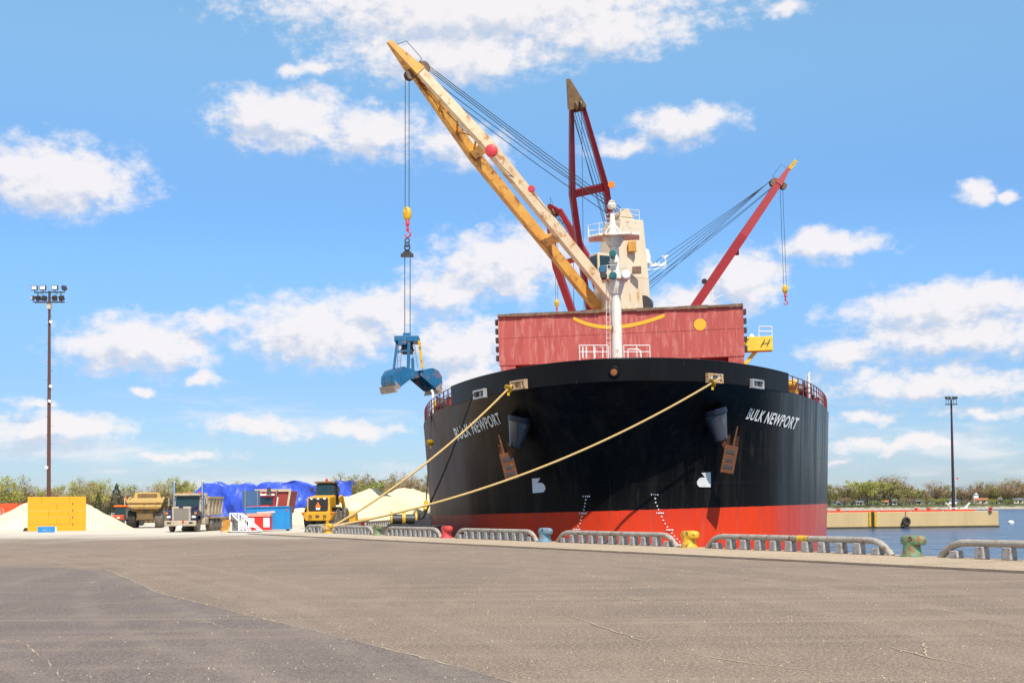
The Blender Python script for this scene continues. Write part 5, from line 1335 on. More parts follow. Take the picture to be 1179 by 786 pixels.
for sx in (-1, 1):
    for y in (4.0, 5.1, 6.2, 7.3, 8.3): mb.bar((sx*1.17, y, 1.3), (sx*1.26, y, 2.75), .12, .12, (0, 1, 0))
    mb.bar((sx*1.26, 3.8, 2.72), (sx*1.26, 8.6, 2.72), .14, .16); mb.bar((sx*1.19, 3.9, 1.35), (sx*1.19, 8.4, 1.35), .12, .16)
mb.build('body_rib', M['truck_dust'], body)
for sx in (-1, 1): MB().box((sx*1.1, 6.5, 1.13), (.5, 3.6, .08)).build('mudguard', M['truck_dust'], t, bevel=.03)

# --- articulated hauler seen from behind
c = G(167, 607.6); t = thing('articulated_hauler', V(c.x, c.y, 0), 'big muddy yellow hauler seen from behind with raised empty dump body', 'hauler', R(13))
mb = MB(); mb.hexa([(-1.25, -.3, 1.85), (1.25, -.3, 1.85), (1.25, 4.6, 1.85), (-1.25, 4.6, 1.85), (-1.66, -.55, 2.55), (1.66, -.55, 2.55), (1.62, 4.8, 3.0), (-1.62, 4.8, 3.0)])
db = mb.build('dump_body', M['hauler_yellow'], t, bevel=.06)
mb = MB(); mb.bar((-1.72, -.6, 2.62), (1.72, -.6, 2.62), .22, .26); mb.bar((-1.55, -.5, 2.18), (1.55, -.5, 2.18), .14, .24)
for x in (-1.64, 1.64): mb.bar((x, -.55, 2.6), (x, 4.8, 3.02), .18, .2)
mb.build('body_rim', M['hauler_yellow'], db)
mb = MB(); mb.box((0, .6, 1.25), (1.7, .9, 1.0)); mb.box((0, .05, 1.3), (1.5, .3, .95)); mb.box((0, .3, 1.75), (2.5, .5, .3)); mb.build('rear_frame', M['hauler_dirty'], t, bevel=.04)
MB().box((.05, -.12, 1.62), (.5, .05, .16)).build('rear_lamp', M['dark_steel'], t)
for x, m_ in ((-1.28, 'black_rubber'), (1.28, 'dusty_tyre')):
    wheel(t, (x, .9, .86), .86, .72, m_, 'hauler_dirty', tread=22); wheel(t, (x, 2.7, .86), .86, .72, m_, 'hauler_dirty'); wheel(t, (x, 6.9, .86), .86, .72, m_, 'hauler_dirty')
mb = MB(); mb.hexa([(-.95, 5.4, 1.6), (.95, 5.4, 1.6), (.95, 8.6, 1.4), (-.95, 8.6, 1.4), (-.85, 5.5, 3.55), (.85, 5.5, 3.55), (.85, 7.0, 3.55), (-.85, 7.0, 3.55)]); cb_ = mb.build('cab', M['hauler_yellow'], t, bevel=.06)
MB().box((0, 5.43, 3.08), (1.45, .06, .62)).build('rear_window', M['glass_dark'], cb_)
MB().hexa([(-1.35, 4.75, 2.9), (1.35, 4.75, 2.9), (1.35, 4.9, 2.9), (-1.35, 4.9, 2.9), (-1.2, 4.75, 3.55), (1.2, 4.75, 3.55), (1.2, 4.9, 3.55), (-1.2, 4.9, 3.55)]).build('rock_guard', M['hauler_yellow'], t, bevel=.03)
MB().box((0, 4.72, 3.2), (1.9, .03, .42)).build('guard_grille', M['hauler_dirty'], t)
# --- small orange utility tractor and dark pickup further off
c = G(138, 605.5, .25); c = P(132, 603.5, 138); t = thing('utility_tractor', V(c.x, 138, 0), 'small orange utility tractor with cab and flag between conifer and hauler', 'tractor', R(-8))
MB().hexa([(-.55, 0, .7), (.55, 0, .7), (.55, 1.2, .7), (-.55, 1.2, .7), (-.5, .05, 1.15), (.5, .05, 1.15), (.55, 1.2, 1.3), (-.55, 1.2, 1.3)]).build('hood', M['orange'], t, bevel=.05)
MB().box((0, 1.9, 1.45), (1.3, 1.3, 1.4), top=(.9, .9)).build('cab', M['glass_dark'], t, bevel=.05); MB().box((0, 1.9, 2.22), (1.35, 1.4, .2)).build('roof', M['sign_orange'], t, bevel=.05)
MB().box((0, -.08, .62), (1.3, .3, .35)).build('bumper', M['dark_steel'], t, bevel=.03)
for x in (-.45, .45): MB().box((x, -.02, 1.0), (.3, .06, .2)).build('headlight', M['lamp_lens'], t)
for x in (-.62, .62): wheel(t, (x, .5, .38), .38, .28); wheel(t, (x, 2.3, .52), .52, .36)
MB().tube([(.3, 1.8, 2.3), (.3, 1.8, 3.1)], .03, 6).build('flag_pole', M['white_clean'], t); MB().prism([(.3, 1.8, 2.75), (.5, 1.8, 2.8), (.45, 1.8, 3.25), (.3, 1.8, 3.15)], (0, .02, 0)).build('flag', M['sign_orange'], t)
c = P(118, 600, 150); t = thing('pickup_truck', V(c.x, 150, 0), 'dark blue pickup half hidden behind the right slope of salt', 'pickup', R(-62))
mb = MB(); mb.hexa([(-.95, 0, .55), (.95, 0, .55), (.95, 5.2, .55), (-.95, 5.2, .55), (-.92, .1, 1.1), (.92, .1, 1.1), (.92, 5.2, 1.2), (-.92, 5.2, 1.2)]); mb.hexa([(-.9, 1.4, 1.1), (.9, 1.4, 1.1), (.9, 3.6, 1.1), (-.9, 3.6, 1.1), (-.75, 2.0, 1.8), (.75, 2.0, 1.8), (.75, 3.3, 1.8), (-.75, 3.3, 1.8)])
mb.build('body', M['truck_navy'], t, bevel=.08)
mb = MB(); mb.prism([(-.8, 1.42, 1.2), (.8, 1.42, 1.2), (.7, 1.9, 1.7), (-.7, 1.9, 1.7)], (0, -.02, 0)); mb.box((.87, 2.6, 1.42), (.06, 1.3, .38), Matrix.Rotation(R(-12), 3, 'Y')); mb.build('window', M['glass_dark'], t)
for x in (-.85, .85):
    for y in (1.0, 4.2): wheel(t, (x, y, .38), .38, .26)
    MB().box((x*.85, -.02, .9), (.3, .05, .2)).build('tail_lamp', M['lamp_red'], t)

# --- wheel loader seen from behind
c = G(366, 607.8); t = thing('wheel_loader', V(c.x, c.y, 0), 'yellow wheel loader seen from behind with orange slow vehicle triangle', 'wheel loader', -R(5)); t.scale = (1.07,)*3
mb = MB(); mb.hexa([(-1.0, .1, 1.15), (1.0, .1, 1.15), (1.0, 2.6, 1.15), (-1.0, 2.6, 1.15), (-.95, .2, 2.55), (.95, .2, 2.55), (.95, 2.6, 2.75), (-.95, 2.6, 2.75)]); mb.build('engine_hood', M['loader_yellow'], t, bevel=.12)
g = MB(); g.hexa([(-.86, .12, 1.3), (.86, .12, 1.3), (.86, .3, 1.3), (-.86, .3, 1.3), (-.82, .12, 2.5), (.82, .12, 2.5), (.82, .3, 2.5), (-.82, .3, 2.5)]); gr = g.build('grille', M['dark_steel'], t, bevel=.05)
g = MB()
for i in range(9): g.box((0, .10, 1.42+i*.12), (1.5, .03, .03))
g.build('slat', M['black_rubber'], gr)
MB().prism([(-.25, .07, 1.72), (.25, .07, 1.72), (.0, .07, 2.17)], (0, .02, 0)).build('triangle_sign', M['sign_orange'], t)
MB().box((0, .08, 1.60), (.34, .02, .16)).build('number_plate', M['white_clean'], t)
for x in (-.55, 0, .55): MB().box((x, .10, 2.43), (.2, .05, .13)).build('work_lamp', M['lamp_lens'], t)
mb = MB(); mb.hexa([(-1.0, -.1, .62), (1.0, -.1, .62), (1.1, 1.0, .7), (-1.1, 1.0, .7), (-1.4, -.2, 1.32), (1.4, -.2, 1.32), (1.4, .9, 1.32), (-1.4, .9, 1.32)]); cw_ = mb.build('counterweight', M['loader_yellow'], t, bevel=.06)
mb = MB()
for x in (-.6, .6): mb.torus((x, -.2, .95), .11, .03, Matrix.Rotation(R(80), 3, 'X'), 14, 6)
mb.box((0, -.17, .98), (.3, .06, .14)); mb.build('tow_point', M['dark_steel'], cw_)
for x in (-1.2, 1.2): MB().box((x, -.21, 1.22), (.22, .03, .12)).build('tail_lamp', M['lamp_red'], cw_)
mb = MB(); mb.hexa([(-.85, 2.5, 1.9), (.85, 2.5, 1.9), (.85, 4.3, 1.9), (-.85, 4.3, 1.9), (-.75, 2.65, 3.72), (.75, 2.65, 3.72), (.75, 4.1, 3.72), (-.75, 4.1, 3.72)]); mb.build('cab', M['dark_steel'], t, bevel=.06)
MB().box((0, 2.52, 3.12), (1.25, .12, .9), Matrix.Rotation(R(-5), 3, 'X')).build('rear_window', M['glass_dark'], t)
MB().box((.80, 3.4, 3.0), (.12, 1.2, 1.1)).build('side_window', M['glass_dark'], t)
MB().box((0, 3.35, 3.82), (1.75, 1.75, .16)).build('cab_roof', M['hauler_dirty'], t, bevel=.06)
MB().lathe([(.11, 0), (.11, .18), (.05, .26)], (.1, 2.8, 3.9), None, 12).build('beacon', M['lamp_red'], t)
for x in (-1.15, 1.15): MB().box((x, 2.7, 3.2), (.2, .12, .42)).build('mirror', M['dark_steel'], t, bevel=.03)
for x in (-1.05, 1.05):
    wheel(t, (x, 1.55, .82), .82, .68, 'dusty_tyre' if x > 0 else 'black_rubber', 'hauler_dirty', tread=20); wheel(t, (x, 5.0, .82), .82, .68, 'dusty_tyre', 'hauler_dirty', tread=20)
    MB().prism([(x*.78, .7, 1.75), (x*.78, 2.5, 1.75), (x*.78, 2.9, 1.5), (x*.78, 2.9, 1.42), (x*.78, 2.45, 1.66), (x*.78, .7, 1.66)], (x*.55, 0, 0)).build('mudguard', M['dark_steel'], t)
MB().box((0, 4.6, 1.2), (1.5, 2.0, 1.0)).build('front_frame', M['loader_yellow'], t, bevel=.05)
mb = MB()
for x in (-.6, .6): mb.bar((x, 4.4, 2.2), (x, 6.4, 2.55), .2, .5); mb.bar((x, 6.4, 2.55), (x, 7.4, 1.6), .2, .45)
mb.build('lift_arm', M['loader_yellow'], t)
MB().prism([(-1.4, 7.3, .1), (-1.4, 7.3, 1.1), (-1.4, 7.6, 1.4), (-1.4, 8.4, 1.1), (-1.4, 8.7, .1)], (3.0, 0, 0)).build('bucket', M['loader_yellow'], t, bevel=.04)
mb = MB()
for z in (.45, .85, 1.25): mb.box((1.25, 3.0, z), (.4, .5, .05))
mb.bar((1.42, 2.8, .3), (1.42, 2.8, 1.9), .05, .05); mb.bar((1.42, 3.25, .3), (1.42, 3.25, 1.9), .05, .05); mb.build('ladder', M['dark_steel'], t)

# --- red dump truck behind the blue bin
c = P(305, 600, 127); t = thing('red_dump_truck', V(c.x, 127, 0), 'red dump truck facing camera behind the blue container and blue board', 'dump truck', R(1))
mb = MB(); mb.box((-.35, .5, 1.3), (1.9, 1.6, 1.6), top=(.85, .9)); mb.build('hood', M['red_truck'], t, bevel=.1)
mb = MB(); mb.hexa([(-1.45, 1.3, 1.2), (.75, 1.3, 1.2), (.75, 3.0, 1.2), (-1.45, 3.0, 1.2), (-1.4, 1.55, 3.3), (.7, 1.55, 3.3), (.7, 3.0, 3.3), (-1.4, 3.0, 3.3)]); mb.build('cab', M['red_truck'], t, bevel=.08)
mb = MB(); mb.prism([(-1.3, 1.36, 2.2), (.6, 1.36, 2.2), (.57, 1.48, 2.9), (-1.27, 1.48, 2.9)], (0, -.03, 0)); mb.build('windshield', M['glass_dark'], t)
mb = MB(); mb.box((-.35, 1.4, 3.15), (2.15, .4, .16)); mb.build('sun_visor', M['white_clean'], t)
for x in (-1.0, -.6, -.1): MB().box((x, 1.35, 3.32), (.2, .15, .13)).build('roof_lamp', M['lamp_amber'], t)
mb = MB(); mb.hexa([(-1.2, 3.3, 1.3), (1.6, 3.3, 1.3), (1.6, 8, 1.3), (-1.2, 8, 1.3), (-1.5, 3.2, 3.55), (2.0, 3.2, 3.55), (2.0, 8.2, 3.55), (-1.5, 8.2, 3.55)]); bd = mb.build('dump_body', M['deck_red'], t, bevel=.05)
mb = MB(); mb.bar((-1.55, 3.15, 3.6), (2.05, 3.15, 3.6), .2, .26); mb.bar((2.0, 3.1, 3.6), (1.65, 3.1, 1.4), .2, .2); mb.build('body_rim', M['house_cream'], bd)
mb = MB(); mb.tube([(.9, 1.7, 1.5), (.9, 1.7, 3.6)], .09, 10); mb.build('exhaust_stack', M['chrome'], t); mb = MB(); mb.box((.2, 1.2, 3.55), (.5, .4, .7), top=(.5, .5)); mb.build('roof_horn', M['dark_steel'], t)
mb = MB(); mb.bar((.95, 1.2, 1.9), (1.1, 1.2, 2.9), .08, .5); mb.build('mirror', M['white_clean'], t)
for x in (-1.3, .7): wheel(t, (x, .6, .5), .5, .3)
for x in (-1.1, 1.2): wheel(t, (x, 5, .5), .5, .5); wheel(t, (x, 6.4, .5), .5, .5)
# --- blue bin, blue board, white frame barrier, red and white box, orange bucket
c = G(310, 611); t = thing('skip_bin', V(c.x, c.y, 0), 'bright blue steel bin standing between white frame and yellow loader', 'bin', R(3))
mb = MB(); mb.hexa([(-1.75, 0, .12), (1.6, 0, .12), (1.6, 1.7, .12), (-1.75, 1.7, .12), (-1.8, 0, 1.82), (1.62, 0, 1.86), (1.62, 1.7, 1.86), (-1.8, 1.7, 1.82)]); bn_ = mb.build('body', M['blue_box'], t, bevel=.03)
MB().bar((-.95, -.02, 1.42), (.45, -.02, 1.50), .03, .15).build('pale_stripe', M.setdefault('pale_pink', mat('pale_pink', (.70, .50, .48), None, .6)), bn_)
MB().box((1.36, -.012, 1.6), (.2, .03, .12)).build('red_plate', M['lamp_red'], bn_)
mb = MB(); mb.bar((-1.8, -.02, 1.86), (1.62, -.02, 1.9), .1, .08); mb.bar((1.3, -.02, .1), (1.3, -.02, 1.85), .08, .05); mb.build('rim', M['blue_box'], bn_)
MB().bar((-1.75, .05, 1.9), (-.8, .05, 1.98), .06, .06).build('red_edge', M['lamp_red'], bn_)
for x in (-1.4, 1.4): MB().box((x, .4, .06), (.2, .6, .12)).build('skid', M['dark_steel'], t)
c = G(284, 611); t = thing('notice_board', V(c.x, c.y+1.6, 0), 'plain dark blue board on two pale posts behind the red and white box', 'board', R(-2))
MB().box((.05, .0, 2.55), (1.45, .05, 1.35)).build('panel', M['blue_panel'], t)
for x in (-.42, .57): MB().bar((x, -.06, 0), (x, -.06, 3.25), .09, .07).build('post', M['steel'], t)
c = G(277, 612.6); t = thing('barrier_frame', V(c.x, c.y-.6, 0), 'white welded A shaped barrier frame in front of the red box', 'barrier', R(-3))
mb = MB()
def fb(a, b_, y0=0): mb.bar((a[0], y0, a[1]), (b_[0], y0, b_[1]), .09, .09)
for y0 in (0, .8):
    fb((-.72, .08), (1.45, .08), y0); fb((-.66, .05), (-.66, 1.42), y0); fb((-.66, 1.42), (.05, 1.42), y0); fb((.05, 1.42), (1.55, .1), y0); fb((.0, .05), (.0, 1.42), y0); fb((-.5, 1.35), (.7, .15), y0)
for a in ((-.66, 1.42), (.0, 1.42), (1.45, .08), (-.66, .08)): mb.bar((a[0], 0, a[1]), (a[0], .8, a[1]), .08, .08)
mb.build('frame', M['white_clean'], t)
MB().prism([(-.6, .4, .12), (-.08, .4, .12), (-.08, .4, 1.1), (-.6, .4, 1.36)], (0, .03, 0)).build('grey_sheet', M['steel'], t)
MB().box((.3, .4, .03), (2.4, 1.0, .05)).build('skid', M['dark_steel'], t)
c = G(299, 611.2); t = thing('salt_box', V(c.x, c.y-.35, 0), 'red box with white panels and pinkish lid beside the white barrier frame', 'box', R(-4))
MB().box((0, .45, .62), (1.7, .85, 1.05)).build('body', M['lamp_red'], t, bevel=.03)
MB().hexa([(-1.15, -.05, 1.15), (.92, -.05, 1.15), (.88, 1.0, 1.15), (-1.0, 1.0, 1.15), (-1.0, .15, 1.38), (.82, .15, 1.38), (.8, .9, 1.42), (-.9, .9, 1.42)]).build('lid', M.setdefault('lid_pink', mat('lid_pink', (.62, .22, .14), (.55, .2, .13), .6)), t, bevel=.02)
for x in (-.6, .6): MB().box((x, .015, .68), (.48, .03, .72)).build('white_panel', M['white_clean'], t)
c = G(262, 613); t = thing('scoop', V(c.x+.2, c.y, 0), 'rusty orange and yellow scoop left of the white barrier frame', 'scoop', R(10))
MB().prism([(-.75, 0, .05), (-.1, 0, .3), (0, 0, 1.0), (-.6, 0, .85), (-.55, 0, .6)], (0, .7, 0)).build('shell', M.setdefault('scoop_orange', mat('scoop_orange', (.55, .24, .02), (.4, .16, .03), .6, scale=3, c3=(.06, .04, .03), c3_amt=.3)), t, bevel=.03)
MB().prism([(-.35, -.05, .0), (-.18, -.05, .0), (-.06, -.05, .42), (-.14, -.05, .42)], (0, .3, 0)).build('leg', M['hook_yellow'], t)

# ------------------------------------------------------------------ stack under blue tarpaulins
Yt = 190.0
xs0, xs1 = P(222, 580, Yt).x, P(404, 580, Yt).x; Ht = P(310, 555, Yt).z
rt = random.Random(11)
heights = [Ht*(.92+.08*rt.random()) for _ in range(16)]; heights[0] = Ht*.78; heights[-1] = heights[-2] = Ht*1.02; heights[7] = Ht*1.04; heights[10] = Ht*1.04
mb = MB(); nx_, nz_ = 150, 34
def tarp(u, v):
    x = xs0+(xs1-xs0)*u; f = u*15; i = min(14, int(f)); w = f-i; h = heights[i]*(1-w)+heights[i+1]*w
    h += .10*math.sin(x*1.1)+.10*math.sin(x*2.9+1)+rt.uniform(-.03, .03)
    tri = lambda q: abs((q/6.283) % 1-.5)*4-1
    fold = .42*tri(x*.62+1.6*math.sin(x*.45)+v*3.5)+.26*tri(x*1.3-v*6+2)+.14*tri(x*2.3+v*9)+.07*tri(x*4.4-v*14)+rt.uniform(-.02, .02)
    if v < .7:
        k = v/.7; z = h*k; y = fold*(.35+.65*(1-k))*1.4+.55*k+.35*math.sin(k*9+x*.8)*.35
        if .25 < k < .6: y -= .25*math.sin((k-.25)/.35*math.pi)*math.sin(x*.6+2)
    else:
        k = (v-.7)/.3; z = h-.5*k*k+.25*math.sin(k*math.pi)*(.6+.4*math.sin(x*.7)); y = .6+6*k+fold*.1
    return V(x, Yt+y, z+rt.uniform(-.012, .012))
mb.grid(tarp, nx_, nz_)
o = mb.build('tarp_stack', M['tarp'], None, smooth=False); tag(o, 'long stack wrapped in creased bright blue tarpaulins behind the trucks', 'tarp stack')
o = MB()
for i in range(46):
    x = xs0-6+i*.55; o.ball(V(x, Yt-3+rt.uniform(-1, 1), .35), rt.uniform(.35, .75), 1, (1.2, 1, .8))
o = o.build('rubble_row', M['hauler_dirty'], None); tag(o, 'dark rubble row along the foot of the blue tarpaulins', 'rubble', kind='stuff')

# ------------------------------------------------------------------ the far pier with its fittings
Yw = CAM.z-WZ
pa, pb = G(940, 609.0, WZ), G(1150, 606.6, WZ)
pd = (pb-pa).normalized(); pn = V(-pd.y, pd.x, 0)
pa2 = pa-pd*60
ZT = P(1100, 588.3, (pa.y+pb.y)/2).z
t = thing('concrete_pier', V(pa.x, pa.y, 0), 'tan concrete pier with a red edge reaching into the water at right', 'pier')
mb = MB(); q = [pa2, pb, pb+pn*14-pd*1, pa2+pn*14]
mb.prism([V(p.x-pa.x, p.y-pa.y, WZ+.32) for p in q], (0, 0, ZT-WZ-.32)); mb.build('deck', M['pier_concrete'], t, bevel=.06)
mb = MB(); q = [pa2-pn*.12, pb-pn*.12+pd*.1, pb+pn*14, pa2+pn*14]; mb.prism([V(p.x-pa.x, p.y-pa.y, WZ-4) for p in q], (0, 0, 4.32)); mb.build('tide_mark', M['weed'], t)
mb = MB(); L = (pb-pa2).length; x = 0
rel = lambda p: V(p.x-pa.x, p.y-pa.y, 0)
while x < L-7:
    a, b_ = rel(pa2+pd*x+pn*.5), rel(pa2+pd*(x+5.6)+pn*.5); mb.bar(a+V(0, 0, ZT+.16), b_+V(0, 0, ZT+.16), .4, .3); x += 6
mb.build('edge_curb', M['pier_red'], t)
for px in (1143, 1071, 1057, 967): 
    p = P(px, 590, (pa.y+pb.y)/2); mb = MB(); k = V(p.x-pa.x, (pb.y+pa.y)/2-pa.y+1.0, ZT); mb.lathe([(.35, 0), (.25, .15), (.25, .4), (.42, .48), (.38, .65), (.1, .7)], k, None, 14); mb.build('bollard', M['pier_red'], t, smooth=True)
f0 = lambda px: (lambda Yq: V(P(px, 595, Yq).x-pa.x, Yq-pa.y, 0))(pa.y+(pb.y-pa.y)*(px-940)/210)
k = f0(1004.5)
for dx, m_ in ((-.5, 'hook_yellow'), (.5, 'hook_yellow'), (0, 'black_rubber')):
    MB().box(k+V(dx, -.14, (ZT+WZ)/2+.2), (.42, .22, ZT-WZ-.3)).build('ladder_fender', M[m_], t)
k = f0(1042.5)
te = thing('tyre_fender', V(k.x+pa.x, k.y+pa.y-.45, ZT-1.75), 'black tyre fender hung by a chain on the concrete pier', 'tyre')
MB().torus((0, 0, 0), .60, .26, Matrix.Rotation(R(90), 3, 'X') @ Matrix.Rotation(R(12), 3, 'Y'), 28, 12).build('tyre', M['black_rubber'], te, smooth=True)
MB().tube([(0, .2, .7), (0, .35, 1.9)], .04, 6).build('chain', M['dark_steel'], te); MB().box((0, .1, -1.05), (.75, .5, .35)).build('bracket', M['black_rubber'], te)
for dx, lab in ((-1.3, 'white folded panel leaning left on the far pier beside the mast'), (1.2, 'white folded panel leaning right on the far pier beside the mast')):
    k = f0(1110); o = thing('deck_chair', V(k.x+pa.x+dx, k.y+pa.y+3, ZT), 'white slatted chair on the far pier, '+('left' if dx < 0 else 'right')+' one of the pair beside the mast', 'chair', R(90 if dx < 0 else -90), 'white chairs on the pier')
    MB().prism([(-.45, .0, .5), (.45, 0, .5), (.45, .95, 1.5), (-.45, .95, 1.5)], (0, -.06, .1)).build('back', M['white_clean'], o); MB().prism([(-.45, -.9, .6), (.45, -.9, .6), (.45, .1, .45), (-.45, .1, .45)], (0, 0, .1)).build('seat', M['white_clean'], o)
    for x in (-.4, .4):
        for y, h in ((-.85, .62), (.3, .8)): MB().bar((x, y, 0), (x, y, h), .1, .1).build('leg', M['white_clean'], o)
p = G(1164, 602.5, WZ); t = thing('buoy', V(p.x, p.y, WZ), 'small white buoy floating off the end of the pier', 'buoy'); MB().lathe([(.2, -.3), (.62, 0), (.66, .3), (.4, .62), (.12, .72)], (0, 0, 0), None, 18).build('float', M['white_clean'], t, smooth=True); MB().torus((0, 0, .8), .12, .03, Matrix.Rotation(R(90), 3, 'X'), 12, 6).build('ring', M['dark_steel'], t)

# ------------------------------------------------------------------ trees
def tree_proto(kind, seed, H=10.0):
    rn = random.Random(seed)
    W = {'poplar': .30, 'round': .52, 'bare': .42, 'willow': .60, 'conifer': .32}[kind]*H
    tr = MB()
    if kind == 'conifer':
        tr.tube([(0, 0, 0), (0, 0, H*.5), (0, 0, H*.97)], [.16, .1, .02], 7)
    else:
        tr.tube([(0, 0, 0), (.1, .05, H*.18), (.05, .1, H*.34)], [.24, .18, .15], 8)
    tips = []
    if kind != 'conifer':
        nl = 9 if kind != 'bare' else 12
        for i in range(nl):
            a = 2*math.pi*i/nl+rn.uniform(-.4, .4); h0 = H*rn.uniform(.12, .36); sp = W*rn.uniform(.25, .95); h1 = H*rn.uniform(.58, .98)*(1-.25*(sp/W)**2)
            p0 = V(.05, .05, h0); p2 = V(sp*math.cos(a), sp*math.sin(a), h1); p1 = V(p2.x*.45, p2.y*.45, h0+(h1-h0)*.45)
            tr.tube([p0, p1, p2], [.11, .07, .018], 5); tips += [p1*.4+p2*.6, p2, p1]
            for _ in range(3):
                q0 = p1+(p2-p1)*rn.uniform(0, .8); q1_ = q0+V(rn.uniform(-1, 1)*W*.35, rn.uniform(-1, 1)*W*.35, rn.uniform(.05, .2)*H); tr.tube([q0, q1_], [.045, .012], 4); tips.append(q1_)
    cr = MB()
    def leaf(p, s, kd=''):
        if kd in ('poplar', 'bare') and rn.random() < .6:     # upright sprays
            d_ = V(rn.gauss(0, .35), rn.gauss(0, .35), 1).normalized(); x_ = d_.orthogonal().normalized(); x_ = Matrix.Rotation(rn.uniform(0, 6.28), 3, d_) @ x_
            cr.face([p-x_*s*.28, p+d_*s*.9, p+x_*s*.28+d_*s, p+d_*s*2.1, ]); return
        n = V(rn.gauss(0, 1), rn.gauss(0, 1), rn.gauss(.4, 1)).normalized(); a = n.orthogonal().normalized(); b_ = n.cross(a)
        th = rn.uniform(0, 6.28); a, b_ = a*math.cos(th)+b_*math.sin(th), b_*math.cos(th)-a*math.sin(th); e = rn.uniform(.35, .75)
        cr.face([p+a*s, p+b_*s*e, p-a*s*.8+n*s*.15, p-b_*s*e])
    if kind == 'conifer':
        for i in range(1500):
            h = 1-(1-rn.random())**.75; r = W*(1-h)**.85*(1+.16*math.sin(h*42))*rn.uniform(.35, 1)**.6; a = rn.uniform(0, 6.28)
            leaf(V(r*math.cos(a), r*math.sin(a), H*(.06+.93*h)-r*.12), .2)
    else:
        per = {'poplar': 44, 'round': 52, 'bare': 22, 'willow': 56}[kind]
        for tp in tips:
            cl = H*rn.uniform(.05, .105)
            for _ in range(int(per*rn.uniform(.5, 1.4))):
                v = V(rn.gauss(0, 1), rn.gauss(0, 1), rn.gauss(0, 1.15 if kind != 'willow' else 1.6)).normalized()*cl*rn.random()**.45
                p = tp+v
                if p.z > H*.10: leaf(p, rn.uniform(.12, .24), kind)
            if kind == 'bare':
                for _ in range(26):
                    d_ = V(rn.gauss(0, .6), rn.gauss(0, .6), rn.gauss(.7, .5)).normalized(); L_ = rn.uniform(.4, 1.0); p = tp+V(rn.gauss(0, cl), rn.gauss(0, cl), rn.gauss(0, cl)); x_ = d_.orthogonal().normalized()*.022
                    cr.face([p-x_, p+x_, p+d_*L_])
    return tr, cr
KM = {'poplar': ('leaf_lime', 'leaf_olive'), 'round': ('leaf_green', 'leaf_olive'), 'bare': ('twig_brown',), 'willow': ('leaf_lime', 'leaf_olive'), 'conifer': ('conifer',)}
protos = {}
for kind in KM:
    for mi, mname in enumerate(KM[kind]):
        for v in range(2):
            root = thing('tree', (0, 0, 0), 'x', 'tree'); tr, cr = tree_proto(kind, hash_ if False else (len(protos)*17+3), 10.0)
            tr.build('trunk', M['trunk'], root); cr.build('crown', M[mname], root, normals=False); protos[(kind, mname, v)] = root
used = set()
NAMES = {'poplar': 'poplar_tree', 'round': 'broadleaf_tree', 'bare': 'bare_tree', 'willow': 'willow_tree', 'conifer': 'conifer_tree'}
def tree(kind, mname, x, y, z, h, label, group, wide=1.0):
    v = random.choice((0, 1)); key = (kind, mname, v); o = protos[key]
    if key in used: o = copy_tree(o)
    used.add(key); o.name = NAMES[kind]; o.location = (x, y, z); o.rotation_euler = (0, 0, random.uniform(0, 6.28)); s = h/10.0; o.scale = (s*wide, s*wide, s)
    tag(o, label, 'tree', group); return o
def trow(lst, Y0, z, group, where):
    for (px, py, kind, mname, wd) in lst:
        Y = Y0+random.uniform(-12, 12)*Y0/300; p = P(px, py, Y)
        lab = {('poplar', 'leaf_lime'): 'slender yellow-green tree just coming into leaf', ('poplar', 'leaf_olive'): 'slender olive-grey tree thinly in leaf', ('round', 'leaf_green'): 'rounded mid green tree', ('round', 'leaf_olive'): 'rounded dull olive tree',
               ('bare', 'twig_brown'): 'brown leafless tree of fine twigs', ('willow', 'leaf_lime'): 'broad lime-green willow tree', ('willow', 'leaf_olive'): 'broad olive willow tree', ('conifer', 'conifer'): 'dark pointed conifer'}[(kind, mname)]
        tree(kind, mname, p.x, Y, z, max(3, p.z-z), lab+' '+where, group, wd)
L_ = 'leaf_lime'; O_ = 'leaf_olive'; Gr = 'leaf_green'; B_ = 'twig_brown'; C_f = 'conifer'
trow([(-14, 549, 'poplar', O_, 1.3), (2, 548, 'poplar', L_, 1.2), (13, 549, 'poplar', L_, 1.1), (25, 549, 'poplar', O_, 1.2), (34, 559, 'bare', B_, 1.2), (42, 562, 'bare', B_, 1.2)], 255, 0, 'trees at the far left', 'behind the orange containers')
trow([(48, 560, 'poplar', L_, 1.0), (64, 556, 'poplar', L_, 1.1), (72, 562, 'bare', B_, 1.2), (84, 554, 'poplar', L_, 1.1), (92, 551, 'poplar', O_, 1.2), (101, 556, 'bare', B_, 1.3)], 255, 0, 'trees behind the yellow wall', 'behind the yellow block wall')
trow([(108, 551, 'poplar', L_, 1.2), (117, 551, 'poplar', L_, 1.1), (122, 560, 'bare', B_, 1.2), (145, 556, 'poplar', L_, 1.1), (156, 558, 'poplar', O_, 1.2), (165, 562, 'bare', B_, 1.3)], 258, 0, 'trees behind the hauler', 'behind the tractor and hauler')
trow([(134, 556, 'conifer', C_f, 1.15)], 235, 0, 'dark conifers', 'between the pickup and the hauler'); trow([(113, 566, 'conifer', C_f, .8)], 240, 0, 'dark conifers', 'small, just left of the tractor')
trow([(178, 559, 'bare', B_, 1.3), (190, 551, 'poplar', L_, 1.2), (200, 549, 'poplar', L_, 1.3), (211, 551, 'poplar', L_, 1.2), (221, 557, 'poplar', L_, 1.1), (274, 554, 'poplar', L_, 1.0)], 262, 0, 'trees above the truck', 'above the navy cabbed truck')
